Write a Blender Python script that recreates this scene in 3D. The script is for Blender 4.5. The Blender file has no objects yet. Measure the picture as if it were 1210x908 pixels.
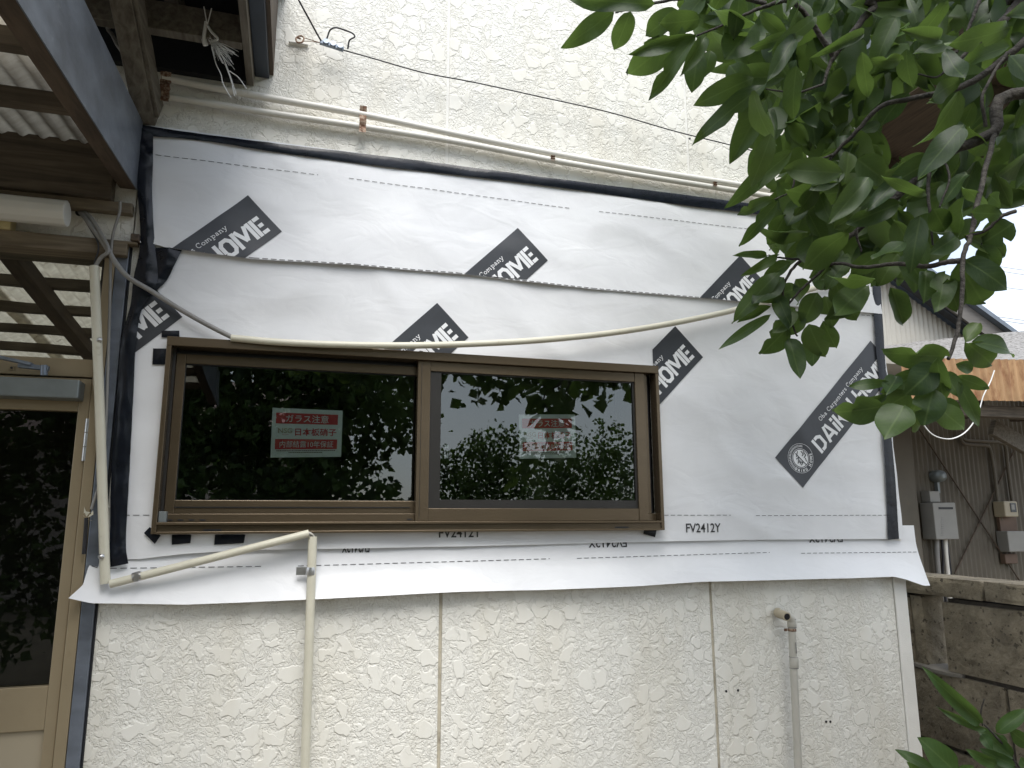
import bpy, bmesh, math, random
import numpy as np
from mathutils import Vector, Matrix, noise as mnoise
random.seed(7); rng = np.random.default_rng(7)
scene = bpy.context.scene
col = scene.collection
R = math.radians

# ------------------------------------------------------------------ camera
F_PX = 865.0; PITCH, YAW, ROLL = R(10.52), R(16.4), R(-0.2)
CAM = Vector((0.0, -2.3, 1.5))
fwd = Vector((math.sin(YAW)*math.cos(PITCH), math.cos(YAW)*math.cos(PITCH), math.sin(PITCH)))
rgt = Vector((math.cos(YAW), -math.sin(YAW), 0)); upv = rgt.cross(fwd)
rg2 = rgt*math.cos(ROLL)+upv*math.sin(ROLL); up2 = upv*math.cos(ROLL)-rgt*math.sin(ROLL)
cd = bpy.data.cameras.new('camera'); cam = bpy.data.objects.new('camera', cd); col.objects.link(cam)
cd.sensor_width = 36; cd.lens = F_PX/1210*36; cd.clip_start = .02; cd.clip_end = 3000
cam.matrix_world = Matrix(((rg2.x, up2.x, -fwd.x, CAM.x), (rg2.y, up2.y, -fwd.y, CAM.y), (rg2.z, up2.z, -fwd.z, CAM.z), (0, 0, 0, 1)))
scene.camera = cam

# ------------------------------------------------------------------ sky, sun, exposure
SUN_EL, SUN_AZ = R(58), R(184)      # azimuth measured clockwise from +y
w = bpy.data.worlds.new('World'); scene.world = w; w.use_nodes = True
nt = w.node_tree; bg = nt.nodes['Background']; bg.inputs['Strength'].default_value = 0.1
sky = nt.nodes.new('ShaderNodeTexSky'); sky.sky_type = 'NISHITA'; sky.sun_disc = False
sky.sun_elevation = SUN_EL; sky.sun_rotation = SUN_AZ; sky.air_density = 1.0; sky.dust_density = 1.5
tc = nt.nodes.new('ShaderNodeTexCoord'); nz = nt.nodes.new('ShaderNodeTexNoise')
nz.inputs['Scale'].default_value = 2.4; nz.inputs['Detail'].default_value = 5
rp = nt.nodes.new('ShaderNodeValToRGB'); rp.color_ramp.elements[0].position = .38; rp.color_ramp.elements[0].color = (.35, .35, .35, 1)
rp.color_ramp.elements[1].position = .62; rp.color_ramp.elements[1].color = (.95, .95, .95, 1)
mx = nt.nodes.new('ShaderNodeMixRGB'); mx.inputs[2].default_value = (7.2, 7.6, 8.2, 1)
nt.links.new(tc.outputs['Generated'], nz.inputs['Vector']); nt.links.new(nz.outputs['Fac'], rp.inputs['Fac'])
nt.links.new(rp.outputs['Color'], mx.inputs['Fac']); nt.links.new(sky.outputs['Color'], mx.inputs[1]); nt.links.new(mx.outputs['Color'], bg.inputs['Color'])
sd = bpy.data.lights.new('sun', 'SUN'); sd.energy = 1.5; sd.angle = R(38); sd.color = (1, .97, .92)
sun = bpy.data.objects.new('sun', sd); col.objects.link(sun)
sdir = Vector((math.sin(SUN_AZ)*math.cos(SUN_EL), math.cos(SUN_AZ)*math.cos(SUN_EL), math.sin(SUN_EL)))
sun.rotation_euler = sdir.to_track_quat('Z', 'Y').to_euler()
vs = scene.view_settings; vs.view_transform = 'Standard'; vs.look = 'None'; vs.gamma = 1; vs.exposure = 1.18
scene.render.engine = 'CYCLES'; scene.cycles.transparent_max_bounces = 24; scene.cycles.max_bounces = 8

# ------------------------------------------------------------------ helpers
def ray(px, py):
    return rg2*((px-605)/F_PX)+up2*((454-py)/F_PX)+fwd
def at(px, py, X=None, Y=None, Z=None, D=None):
    d = ray(px, py)
    t = (X-CAM.x)/d.x if X is not None else (Y-CAM.y)/d.y if Y is not None else (Z-CAM.z)/d.z if Z is not None else D
    return CAM+d*t
def wx(px, py, Y=0.): return at(px, py, Y=Y).x
def wz(px, py, Y=0.): return at(px, py, Y=Y).z

def tag(o, label, cat, group=None, kind=None):
    o['label'] = label
    if cat: o['category'] = cat; o['kind'] = 'thing'
    if group: o['group'] = group
    if kind: o['kind'] = kind
    return o
def empty(name, loc, label, cat, group=None):
    o = bpy.data.objects.new(name, None); col.objects.link(o); o.location = loc; o.empty_display_size = .1
    return tag(o, label, cat, group)
def link(name, me, parent=None):
    o = bpy.data.objects.new(name, me); col.objects.link(o)
    if parent is not None:
        o.parent = parent; o.matrix_parent_inverse = pinv(parent)
    return o
def pinv(p):
    m = Matrix.Identity(4)
    q = p; chain = []
    while q is not None: chain.append(q); q = q.parent
    for q in reversed(chain):
        m = m @ q.matrix_parent_inverse @ Matrix.LocRotScale(q.location, q.rotation_euler, q.scale) if q.parent else Matrix.LocRotScale(q.location, q.rotation_euler, q.scale)
    return m.inverted()

class MB:
    def __init__(s): s.v = []; s.f = []; s.m = []; s.sm = []
    def add(s, vs, fs, mi=0, smooth=False):
        b = len(s.v); s.v += [tuple(q) for q in vs]
        for f in fs: s.f.append(tuple(i+b for i in f)); s.m.append(mi); s.sm.append(smooth)
        return s
    def box(s, a, b, mi=0):
        x0, x1 = sorted((a[0], b[0])); y0, y1 = sorted((a[1], b[1])); z0, z1 = sorted((a[2], b[2]))
        s.add([(x0,y0,z0),(x1,y0,z0),(x1,y1,z0),(x0,y1,z0),(x0,y0,z1),(x1,y0,z1),(x1,y1,z1),(x0,y1,z1)],
              [(0,3,2,1),(4,5,6,7),(0,1,5,4),(1,2,6,5),(2,3,7,6),(3,0,4,7)], mi); return s
    def hexa(s, c, mi=0):   # 8 corners, same order as box
        s.add(c, [(0,3,2,1),(4,5,6,7),(0,1,5,4),(1,2,6,5),(2,3,7,6),(3,0,4,7)], mi); return s
    def beam(s, a, b, wdt, hgt, mi=0, upd=Vector((0,0,1))):
        a = Vector(a); b = Vector(b); d = (b-a).normalized(); sd_ = d.cross(upd).normalized(); u = sd_.cross(d)
        o = [a-sd_*wdt/2-u*hgt/2, a+sd_*wdt/2-u*hgt/2, b+sd_*wdt/2-u*hgt/2, b-sd_*wdt/2-u*hgt/2]
        s.hexa(o+[q+u*hgt for q in o], mi); return s
    def tube(s, pts, r, n=10, mi=0, cap=True, smooth=True):
        pts = [Vector(p) for p in pts]; k = len(pts)
        rs = r if isinstance(r, (list, tuple)) else [r]*k
        t0 = (pts[1]-pts[0]).normalized(); nrm = t0.orthogonal().normalized(); vs_ = []
        for i, p in enumerate(pts):
            t = (pts[min(i+1, k-1)]-pts[max(i-1, 0)]).normalized()
            nrm = (nrm-t*nrm.dot(t)).normalized(); bn = t.cross(nrm)
            for j in range(n):
                a = 2*math.pi*j/n; vs_.append(p+(nrm*math.cos(a)+bn*math.sin(a))*rs[i])
        fs = [(i*n+j, i*n+(j+1) % n, (i+1)*n+(j+1) % n, (i+1)*n+j) for i in range(k-1) for j in range(n)]
        s.add(vs_, fs, mi, smooth)
        if cap: s.add(vs_[:n], [tuple(range(n))[::-1]], mi); s.add(vs_[-n:], [tuple(range(n))], mi)
        return s
    def grid(s, fn, nu, nv, mi=0, smooth=True):
        vs_ = [fn(i/nu, j/nv) for j in range(nv+1) for i in range(nu+1)]
        s.add(vs_, [(j*(nu+1)+i, j*(nu+1)+i+1, (j+1)*(nu+1)+i+1, (j+1)*(nu+1)+i) for j in range(nv) for i in range(nu)], mi, smooth); return s
    def mesh(s, name, mats):
        me = bpy.data.meshes.new(name); me.from_pydata(s.v, [], s.f)
        for m in (mats if isinstance(mats, (list, tuple)) else [mats]): me.materials.append(m)
        me.polygons.foreach_set('material_index', s.m); me.polygons.foreach_set('use_smooth', s.sm); me.update()
        return me
    def build(s, name, mats, parent=None, bevel=0):
        o = link(name, s.mesh(name, mats), parent)
        if bevel:
            b = o.modifiers.new('bevel', 'BEVEL'); b.width = bevel; b.segments = 2; b.limit_method = 'ANGLE'
        return o
def catmull(P, n=8):
    P = [Vector(p) for p in P]; Q = [P[0]*2-P[1]]+P+[P[-1]*2-P[-2]]; out = []
    for i in range(1, len(Q)-2):
        a, b, c, d = Q[i-1:i+3]
        for k in range(n):
            t = k/n; out.append(.5*((2*b)+(c-a)*t+(2*a-5*b+4*c-d)*t*t+(3*b-a-3*c+d)*t**3))
    return out+[P[-1]]
def interp(tbl, x): return float(np.interp(x, [t[0] for t in tbl], [t[1] for t in tbl]))

# ------------------------------------------------------------------ materials
def newmat(name):
    m = bpy.data.materials.new(name); m.use_nodes = True
    return m, m.node_tree, m.node_tree.nodes['Principled BSDF']
def N(t, kind, **kw):
    n = t.nodes.new('ShaderNode'+kind)
    for k, v in kw.items():
        if k in n.inputs: n.inputs[k].default_value = v
        else: setattr(n, k, v)
    return n
def ramp(t, src, p0, c0, p1, c1):
    r = t.nodes.new('ShaderNodeValToRGB'); e = r.color_ramp.elements
    e[0].position = p0; e[1].position = p1
    e[0].color = (*c0, 1) if isinstance(c0, tuple) else (c0, c0, c0, 1); e[1].color = (*c1, 1) if isinstance(c1, tuple) else (c1, c1, c1, 1)
    t.links.new(src, r.inputs['Fac']); return r.outputs['Color']
def mixc(t, fac, a, b, mode='MIX'):
    m = t.nodes.new('ShaderNodeMixRGB'); m.blend_type = mode
    for s_, v in ((m.inputs[0], fac), (m.inputs[1], a), (m.inputs[2], b)):
        if hasattr(v, 'links'): t.links.new(v, s_)
        else: s_.default_value = v if isinstance(v, (int, float)) else (*v, 1)
    return m.outputs[0]
def mth(t, op, a, b=0.):
    m = t.nodes.new('ShaderNodeMath'); m.operation = op
    for s_, v in ((m.inputs[0], a), (m.inputs[1], b)):
        if hasattr(v, 'links'): t.links.new(v, s_)
        else: s_.default_value = v
    return m.outputs[0]
def ocoord(t, scale=(1, 1, 1)):
    c = t.nodes.new('ShaderNodeTexCoord'); mp = t.nodes.new('ShaderNodeMapping'); mp.inputs['Scale'].default_value = scale
    t.links.new(c.outputs['Object'], mp.inputs['Vector']); return mp.outputs['Vector']
def noise(t, vec, scale, detail=3, rough=.55, dist=0.):
    n = N(t, 'TexNoise', Scale=scale, Detail=detail, Roughness=rough, Distortion=dist); t.links.new(vec, n.inputs['Vector']); return n.outputs['Fac']
def bump(t, bs, h, dist, strength=1.):
    b = t.nodes.new('ShaderNodeBump'); b.inputs['Strength'].default_value = strength; b.inputs['Distance'].default_value = dist
    t.links.new(h, b.inputs['Height']); t.links.new(b.outputs['Normal'], bs.inputs['Normal']); return b
def simple(name, c, rough=.5, metal=0., vary=.15, vscale=8., bumpd=0., bscale=80., stretch=(1, 1, 1), c2=None, c2pos=(.5, .7)):
    m, t, b = newmat(name); v = ocoord(t, stretch); n = noise(t, v, vscale, 4)
    lo = tuple(x*(1-vary) for x in c); hi = tuple(min(1, x*(1+vary)) for x in c)
    cc = ramp(t, n, .3, lo, .7, hi)
    if c2: cc = mixc(t, ramp(t, noise(t, v, vscale*1.7, 6, .65), c2pos[0], 0., c2pos[1], 1.), cc, c2)
    t.links.new(cc, b.inputs['Base Color']); b.inputs['Roughness'].default_value = rough; b.inputs['Metallic'].default_value = metal
    if bumpd: bump(t, b, noise(t, v, bscale, 3), bumpd)
    return m

def make_stucco():
    m, t, b = newmat('stucco'); v = ocoord(t)
    wob = N(t, 'TexNoise', Scale=22., Detail=3.); t.links.new(v, wob.inputs['Vector'])
    vv = t.nodes.new('ShaderNodeVectorMath'); vv.operation = 'MULTIPLY_ADD'; vv.inputs[1].default_value = (.05, .05, .05)
    t.links.new(wob.outputs['Color'], vv.inputs[0]); t.links.new(v, vv.inputs[2])
    def flakes(scale, thr, e0, e1):
        vo = N(t, 'TexVoronoi', Scale=scale); vo.feature = 'DISTANCE_TO_EDGE'; t.links.new(vv.outputs[0], vo.inputs['Vector'])
        vc = N(t, 'TexVoronoi', Scale=scale); t.links.new(vv.outputs[0], vc.inputs['Vector'])
        sp_ = t.nodes.new('ShaderNodeSeparateXYZ'); t.links.new(vc.outputs['Color'], sp_.inputs[0])
        on = mth(t, 'GREATER_THAN', sp_.outputs[0], thr)
        return mth(t, 'MULTIPLY', on, ramp(t, vo.outputs['Distance'], e0, 0., e1, 1.)), sp_.outputs[1]
    big, br_ = flakes(20., .68, .04, .13)
    mid, mr_ = flakes(31., .70, .04, .15)
    sml, sr_ = flakes(66., .55, .03, .2)
    wm = N(t, 'TexNoise', Scale=82., Detail=2.5, Roughness=.6, Distortion=1.3); t.links.new(vv.outputs[0], wm.inputs['Vector'])
    worm = mth(t, 'MULTIPLY', ramp(t, wm.outputs['Fac'], .38, 0., .62, 1.), .50)
    fl = mth(t, 'MAXIMUM', worm, mth(t, 'MULTIPLY', sml, mth(t, 'ADD', .25, mth(t, 'MULTIPLY', sr_, .4))))
    h = mth(t, 'MAXIMUM', fl, mth(t, 'MAXIMUM', mth(t, 'MULTIPLY', big, mth(t, 'ADD', .55, mth(t, 'MULTIPLY', br_, .3))), mth(t, 'MULTIPLY', mid, mth(t, 'ADD', .45, mth(t, 'MULTIPLY', mr_, .3)))))
    h = mth(t, 'ADD', h, mth(t, 'MULTIPLY', noise(t, v, 420., 2.), .05))
    bump(t, b, h, .0042, .85)
    st = noise(t, ocoord(t, (2.6, 2.6, .55)), 2.2, 5, .6)
    c = mixc(t, ramp(t, st, .45, 0., .8, .65), (.80, .785, .725), (.66, .615, .505))
    c = mixc(t, ramp(t, noise(t, v, 9., 5, .7), .66, 0., .82, .35), c, (.55, .50, .40))
    t.links.new(c, b.inputs['Base Color']); b.inputs['Roughness'].default_value = .62
    return m
def make_wrap():
    m, t, b = newmat('housewrap'); v = ocoord(t)
    c = ramp(t, noise(t, v, 5., 4), .3, (.73, .74, .765), .7, (.80, .81, .83))
    c = mixc(t, ramp(t, noise(t, v, 23., 6, .7), .68, 0., .8, .22), c, (.5, .49, .46))
    t.links.new(c, b.inputs['Base Color']); b.inputs['Roughness'].default_value = .42
    b.inputs['Specular IOR Level'].default_value = .35
    cre = noise(t, ocoord(t, (1., 1., 1.8)), 6., 3, .5, .6)
    h = mth(t, 'ADD', mth(t, 'MULTIPLY', mth(t, 'ABSOLUTE', mth(t, 'SUBTRACT', cre, .5)), 1.), mth(t, 'MULTIPLY', noise(t, v, 300., 2), .03))
    wp_ = t.nodes.new('ShaderNodeVectorMath'); wp_.operation = 'MULTIPLY_ADD'; wp_.inputs[1].default_value = (.10, .10, .10)
    wn = N(t, 'TexNoise', Scale=3., Detail=2.); t.links.new(v, wn.inputs['Vector']); t.links.new(wn.outputs['Color'], wp_.inputs[0]); t.links.new(ocoord(t, (.75, 1., 1.35)), wp_.inputs[2])
    ce = N(t, 'TexVoronoi', Scale=4.2); ce.feature = 'DISTANCE_TO_EDGE'; t.links.new(wp_.outputs[0], ce.inputs['Vector'])
    cmask = ramp(t, noise(t, v, 2.2, 3), .48, 0., .66, 1.)
    h = mth(t, 'ADD', h, mth(t, 'MULTIPLY', mth(t, 'MULTIPLY', ramp(t, ce.outputs['Distance'], 0., 1., .05, 0.), cmask), .14))
    ce2 = N(t, 'TexVoronoi', Scale=9.); t.links.new(wp_.outputs[0], ce2.inputs['Vector'])
    h = mth(t, 'ADD', h, mth(t, 'MULTIPLY', mth(t, 'MULTIPLY', ce2.outputs['Distance'], cmask), .10))
    bump(t, b, h, .014, .2)
    return m
def make_glass(name, tint, add, mul=1.6):
    m, t, b = newmat(name); t.nodes.remove(b); o = t.nodes['Material Output']
    fr = N(t, 'Fresnel', IOR=1.55); g = N(t, 'BsdfGlossy', Roughness=0.0); g.inputs['Color'].default_value = (.92, .97, .95, 1)
    tr = N(t, 'BsdfTransparent'); tr.inputs['Color'].default_value = (*tint, 1); mx_ = t.nodes.new('ShaderNodeMixShader')
    wv = noise(t, ocoord(t), 3.5, 1); bp = t.nodes.new('ShaderNodeBump'); bp.inputs['Distance'].default_value = .0012; bp.inputs['Strength'].default_value = .5
    t.links.new(wv, bp.inputs['Height']); t.links.new(bp.outputs['Normal'], g.inputs['Normal'])
    t.links.new(mth(t, 'ADD', mth(t, 'MULTIPLY', fr.outputs[0], mul), add), mx_.inputs[0]); t.links.new(tr.outputs[0], mx_.inputs[1]); t.links.new(g.outputs[0], mx_.inputs[2])
    t.links.new(mx_.outputs[0], o.inputs['Surface']); return m
def make_leaf(name, dark, light, back=(.10, .17, .05)):
    m, t, b = newmat(name); o = t.nodes['Material Output']; v = ocoord(t)
    sep = t.nodes.new('ShaderNodeSeparateXYZ'); t.links.new(v, sep.inputs[0])
    oi = t.nodes.new('ShaderNodeObjectInfo'); geo = t.nodes.new('ShaderNodeNewGeometry')
    rnd = mth(t, 'FRACT', mth(t, 'ADD', oi.outputs['Random'], geo.outputs['Random Per Island']))
    c = mixc(t, ramp(t, rnd, .35, 0., .8, 1.), dark, light)
    c = mixc(t, ramp(t, rnd, .88, 0., .98, .7), c, (light[0]*1.6, light[1]*1.35, light[2]*1.1))
    c = mixc(t, ramp(t, noise(t, v, 6., 4), .4, 0., .75, .35), c, tuple(x*1.5 for x in light))
    ax = mth(t, 'ABSOLUTE', sep.outputs['X'])
    rib = ramp(t, ax, .012, 1., .03, 0.)
    vein = mth(t, 'PINGPONG', mth(t, 'SUBTRACT', sep.outputs['Y'], mth(t, 'MULTIPLY', ax, .9)), .06)
    vr = ramp(t, vein, .0, .4, .012, 0.)
    vm = mth(t, 'MAXIMUM', rib, vr)
    c = mixc(t, mth(t, 'MULTIPLY', vm, .32), c, (.14, .20, .07))
    cb = mixc(t, mth(t, 'MULTIPLY', vm, .35), back, (.2, .27, .12))
    cc = mixc(t, geo.outputs['Backfacing'], c, cb)
    t.links.new(cc, b.inputs['Base Color']); b.inputs['Roughness'].default_value = .48; b.inputs['Specular IOR Level'].default_value = .34
    bump(t, b, mth(t, 'MULTIPLY', vm, -1.), .02, .1)
    tr = N(t, 'BsdfTranslucent'); tr.inputs['Color'].default_value = (.16, .26, .05, 1)
    mx_ = t.nodes.new('ShaderNodeMixShader'); mx_.inputs[0].default_value = .30
    t.links.new(b.outputs[0], mx_.inputs[1]); t.links.new(tr.outputs[0], mx_.inputs[2]); t.links.new(mx_.outputs[0], o.inputs['Surface'])
    return m
def make_wood(name, c, dark, axis=0, rough=.75, wet=.5):
    m, t, b = newmat(name); st = [9, 9, 9]; st[axis] = .7; v = ocoord(t, tuple(st))
    g = noise(t, v, 6., 5, .6, .6); c1 = ramp(t, g, .3, dark, .7, c)
    c1 = mixc(t, ramp(t, noise(t, ocoord(t), 5., 4), .5, 0., .75, wet), c1, tuple(x*.35 for x in dark))
    t.links.new(c1, b.inputs['Base Color']); b.inputs['Roughness'].default_value = rough; bump(t, b, g, .002, .6); return m
def make_translucent_sheet():
    m, t, b = newmat('corrugated_plastic'); o = t.nodes['Material Output']; v = ocoord(t, (1, 3, 1))
    c = ramp(t, noise(t, v, 7., 5, .65), .35, (.35, .315, .25), .7, (.51, .47, .385))
    c = mixc(t, ramp(t, noise(t, ocoord(t), 17., 5, .7), .6, 0., .72, .8), c, (.10, .07, .04))
    t.links.new(c, b.inputs['Base Color']); b.inputs['Roughness'].default_value = .5
    tr = N(t, 'BsdfTranslucent'); t.links.new(c, tr.inputs['Color']); mx_ = t.nodes.new('ShaderNodeMixShader'); mx_.inputs[0].default_value = .78
    t.links.new(b.outputs[0], mx_.inputs[1]); t.links.new(tr.outputs[0], mx_.inputs[2]); t.links.new(mx_.outputs[0], o.inputs['Surface']); return m
def make_stone():
    m, t, b = newmat('rough_cut_stone'); v = ocoord(t)
    pit = N(t, 'TexVoronoi', Scale=55.); t.links.new(v, pit.inputs['Vector'])
    c = ramp(t, noise(t, v, 7., 6, .7), .3, (.12, .10, .07), .72, (.33, .285, .205))
    c = mixc(t, ramp(t, noise(t, v, 38., 3, .6), .60, 0., .66, .85), c, (.05, .04, .028))
    c = mixc(t, ramp(t, noise(t, ocoord(t, (1, 1, .4)), 3.5, 4), .5, 0., .75, .55), c, (.07, .06, .045))
    t.links.new(c, b.inputs['Base Color']); b.inputs['Roughness'].default_value = .9
    tool = N(t, 'TexWave', Scale=9., Distortion=6.); tool.bands_direction = 'DIAGONAL'; t.links.new(v, tool.inputs['Vector'])
    h = mth(t, 'ADD', noise(t, v, 45., 5, .65), mth(t, 'MULTIPLY', tool.outputs['Fac'], .3))
    bump(t, b, h, .012, .9); return m

M = {}
M['stucco'] = make_stucco(); M['wrap'] = make_wrap()
M['trim'] = simple('corner_trim_paint', (.79, .775, .73), .6, vary=.05, bumpd=.0008, bscale=260)
M['sealant'] = simple('joint_sealant', (.50, .455, .36), .7, vary=.12, vscale=14, c2=(.25, .22, .17))
M['print'] = simple('grey_print', (.036, .040, .048), .42, vary=.12, vscale=20)
M['pwhite'] = simple('white_print', (.78, .79, .81), .45, vary=.03)
M['pblack'] = simple('black_print', (.02, .02, .022), .5, vary=.05)
M['tape'] = simple('black_butyl_tape', (.008, .010, .016), .24, vary=.3, vscale=30, bumpd=.0014, bscale=18)
M['tape'].node_tree.nodes['Principled BSDF'].inputs['Specular IOR Level'].default_value = .3
M['bronze'] = simple('bronze_aluminium', (.125, .094, .060), .27, .55, vary=.07, vscale=18, stretch=(.3, 1, 1), bumpd=.0002, bscale=120)
M['bronze2'] = simple('dark_bronze_aluminium', (.030, .028, .026), .4, .3, vary=.1)
M['gasket'] = simple('black_gasket', (.008, .009, .012), .45)
M['metal'] = simple('stainless_clamp', (.5, .5, .5), .3, .9, vary=.15, vscale=40)
M['rust'] = simple('rusty_clamp', (.17, .085, .05), .85, .1, vary=.4, vscale=60, c2=(.42, .32, .24), c2pos=(.45, .6), bumpd=.002, bscale=200)
M['ivory'] = simple('ivory_pvc', (.60, .575, .47), .38, vary=.06, vscale=10, c2=(.40, .36, .26), c2pos=(.62, .8))
M['whitepipe'] = simple('painted_pipe', (.74, .72, .665), .42, vary=.04, c2=(.50, .46, .38), c2pos=(.64, .82))
M['greypipe'] = simple('grey_white_pvc', (.47, .455, .405), .36, vary=.05, c2=(.45, .42, .36), c2pos=(.66, .85))
M['cablegrey'] = simple('grey_cable_sheath', (.24, .235, .225), .5)
M['cableblack'] = simple('black_cable_sheath', (.018, .018, .022), .45)
M['steelblue'] = simple('blue_grey_steel', (.20, .235, .29), .42, .5, vary=.25, vscale=25)
M['tan'] = simple('tan_aluminium', (.31, .25, .16), .42, .2, vary=.07, vscale=6, c2=(.26, .20, .12), c2pos=(.58, .8))
M['tanpanel'] = simple('tan_door_panel', (.37, .315, .225), .5, .0, vary=.05, vscale=5)
M['closer'] = simple('grey_enamel', (.21, .235, .24), .4, .4, vary=.1, vscale=18)
M['flash'] = simple('galvanised_flashing', (.15, .17, .205), .40, .35, vary=.3, vscale=7, stretch=(1, 1, 2.2), c2=(.33, .36, .40), c2pos=(.62, .8), bumpd=.002, bscale=14)
M['wood_x'] = make_wood('weathered_beam_wood', (.15, .122, .088), (.055, .043, .031), 0)
M['wood_y'] = make_wood('brown_rafter_wood', (.115, .082, .055), (.045, .032, .022), 1)
M['wood_grey'] = make_wood('grey_weathered_wood', (.19, .17, .135), (.075, .062, .046), 1, wet=.35)
M['wood_lint'] = make_wood('lintel_wood', (.24, .195, .135), (.10, .08, .055), 0, wet=.4)
M['navy'] = simple('navy_sheet_metal', (.035, .045, .062), .4, .3, vary=.15)
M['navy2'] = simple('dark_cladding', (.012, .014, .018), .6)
M['plastic_sheet'] = make_translucent_sheet()
M['lamp'] = simple('lamp_diffuser', (.74, .75, .73), .35, vary=.03)
M['lampbase'] = simple('lamp_base', (.55, .47, .25), .5)
M['white_string'] = simple('white_string', (.72, .72, .70), .6, vary=.1)
M['leaf'] = make_leaf('persimmon_leaf', (.013, .031, .012), (.038, .066, .020))
M['leaf2'] = make_leaf('shrub_leaf', (.014, .040, .012), (.035, .075, .018), (.09, .13, .07))
M['leaf3'] = make_leaf('garden_leaf', (.012, .030, .010), (.032, .060, .016))
M['bark'] = simple('bark', (.034, .029, .025), .85, vary=.4, vscale=40, bumpd=.006, bscale=90, c2=(.075, .068, .056))
M['stone'] = make_stone()
M['mortar'] = simple('mortar', (.06, .052, .042), .95, vary=.3, vscale=20, bumpd=.003, bscale=80)
M['cement'] = simple('cement_patch', (.20, .185, .16), .9, vary=.2, vscale=14, bumpd=.003, bscale=60)
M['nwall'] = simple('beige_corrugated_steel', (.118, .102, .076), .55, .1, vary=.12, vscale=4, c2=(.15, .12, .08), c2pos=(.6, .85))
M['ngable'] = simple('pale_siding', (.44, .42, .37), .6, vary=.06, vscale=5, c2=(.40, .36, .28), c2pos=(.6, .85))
M['nroof'] = simple('blue_grey_roofing', (.14, .165, .20), .45, .2, vary=.15)
M['ngrey'] = simple('grey_fascia_board', (.15, .14, .13), .8, vary=.2, vscale=12, stretch=(.3, 1, 3))
M['slate'] = simple('pale_dirty_roofing', (.27, .26, .25), .9, vary=.25, vscale=26, c2=(.10, .09, .08), c2pos=(.5, .62), bumpd=.01, bscale=40)
M['rustsheet'] = simple('rusty_corrugated_sheet', (.36, .22, .11), .75, .05, vary=.2, vscale=9, stretch=(1, 1, .35), c2=(.20, .085, .035), c2pos=(.46, .68))
M['applgrey'] = simple('grey_enamelled_steel', (.27, .265, .245), .4, .1, vary=.05)
M['cream'] = simple('cream_plastic', (.42, .37, .27), .45, vary=.06)
M['brownbox'] = simple('brown_board', (.13, .085, .06), .7, vary=.2)
M['darkglass'] = simple('dark_window', (.05, .06, .07), .1)
M['interior'] = simple('interior_plaster', (.10, .095, .085), .9)
M['soil'] = simple('garden_soil', (.16, .135, .10), .95, vary=.3, vscale=3, bumpd=.01, bscale=20)
M['red'] = simple('red_print', (.50, .035, .045), .5, vary=.06)
M['stickwhite'] = simple('sticker_paper', (.66, .70, .67), .55, vary=.03)
M['wallpaint'] = simple('far_house_wall', (.62, .54, .50), .8, vary=.06)
M['rooftile'] = simple('far_house_roof', (.36, .26, .24), .7, vary=.1)
M['glassL'] = make_glass('window_glass', (.72, .78, .76), .03)
M['glassR'] = make_glass('window_glass_outer', (.80, .84, .84), .03)
M['glassD'] = make_glass('door_glass', (.35, .36, .33), .0, .8)
M['glassT'] = make_glass('transom_glass', (.35, .36, .33), .38)

# ------------------------------------------------------------------ ground
g = MB(); S_ = 900
g.add([(-S_, -S_, 0), (S_, -S_, 0), (S_, S_, 0), (-S_, S_, 0)], [(0, 1, 2, 3)])
o = g.build('ground', M['soil']); o['kind'] = 'structure'

# ------------------------------------------------------------------ the house
XL, XR = -.497, 2.208                # ends of the boarded wall
SEAM = [.4465, 1.383, 2.150]         # joints between siding panels
YS = -.045
W0 = at(195.5, 397, Y=YS); W1 = at(778, 432.5, Y=YS); W2 = at(180, 632, Y=YS); W3 = at(786, 626.5, Y=YS)
wx0 = (W0.x+W2.x)/2; wx1 = (W1.x+W3.x)/2; zt = (W0.z+W1.z)/2; zb = (W2.z+W3.z)/2
house = empty('house', (.8, 0, 0), 'cream stucco-sided house wall with a window wrapped in white sheeting', 'house')
hx0, hx1, hz0, hz1 = wx0+.02, wx1-.02, zb+.03, zt-.02     # window opening
GAP = .0055; TOP = 4.3; TH = .05
xs = [XL+.0]+SEAM
def panel(x0, x1, holes):
    m = MB()
    if holes:
        a, b = max(x0, hx0), min(x1, hx1)
        m.box((x0, 0, 0), (x1, TH, hz0)); m.box((x0, 0, hz1), (x1, TH, TOP))
        if a > x0+1e-4: m.box((x0, 0, hz0), (a, TH, hz1))
        if b < x1-1e-4: m.box((b, 0, hz0), (x1, TH, hz1))
    else: m.box((x0, 0, 0), (x1, TH, TOP))
    return m.build('siding_panel', M['stucco'], house)
panel(XL, SEAM[0]-GAP, True); panel(SEAM[0]+GAP, SEAM[1]-GAP, True); panel(SEAM[1]+GAP, SEAM[2]-.002, False)
for sx in SEAM[:2]:
    m = MB(); m.box((sx-GAP+.0003, .004, 0), (sx+GAP-.0003, .03, hz0 if sx < hx1 else 2.299))
    m.build('joint_sealant', M['sealant'], house)
    MB().box((sx-GAP+.0003, .002, hz1+.001 if sx < hx1 else 2.3), (sx+GAP-.0003, .03, TOP)).build('joint_sealant', M['trim'], house)
MB().box((SEAM[2]+.0015, -.004, 0), (XR, .06, TOP)).build('corner_trim', M['trim'], house, .003)
MB().box((XR-.055, .061, 0), (XR-.003, 6.5, TOP)).build('side_wall', M['stucco'], house)
zl = at(100, 284, Y=0).z
MB().box((-2.6, 0, zl), (XL-.004, TH, TOP)).build('siding_panel', M['stucco'], house)
m = MB(); m.box((-2.6, .06, 0), (-2.55, 6.5, TOP)); m.box((-2.6, 6.45, 0), (XR-.06, 6.5, TOP)); m.box((-2.6, .051, 4.25), (XR-.06, 6.45, 4.3))
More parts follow.
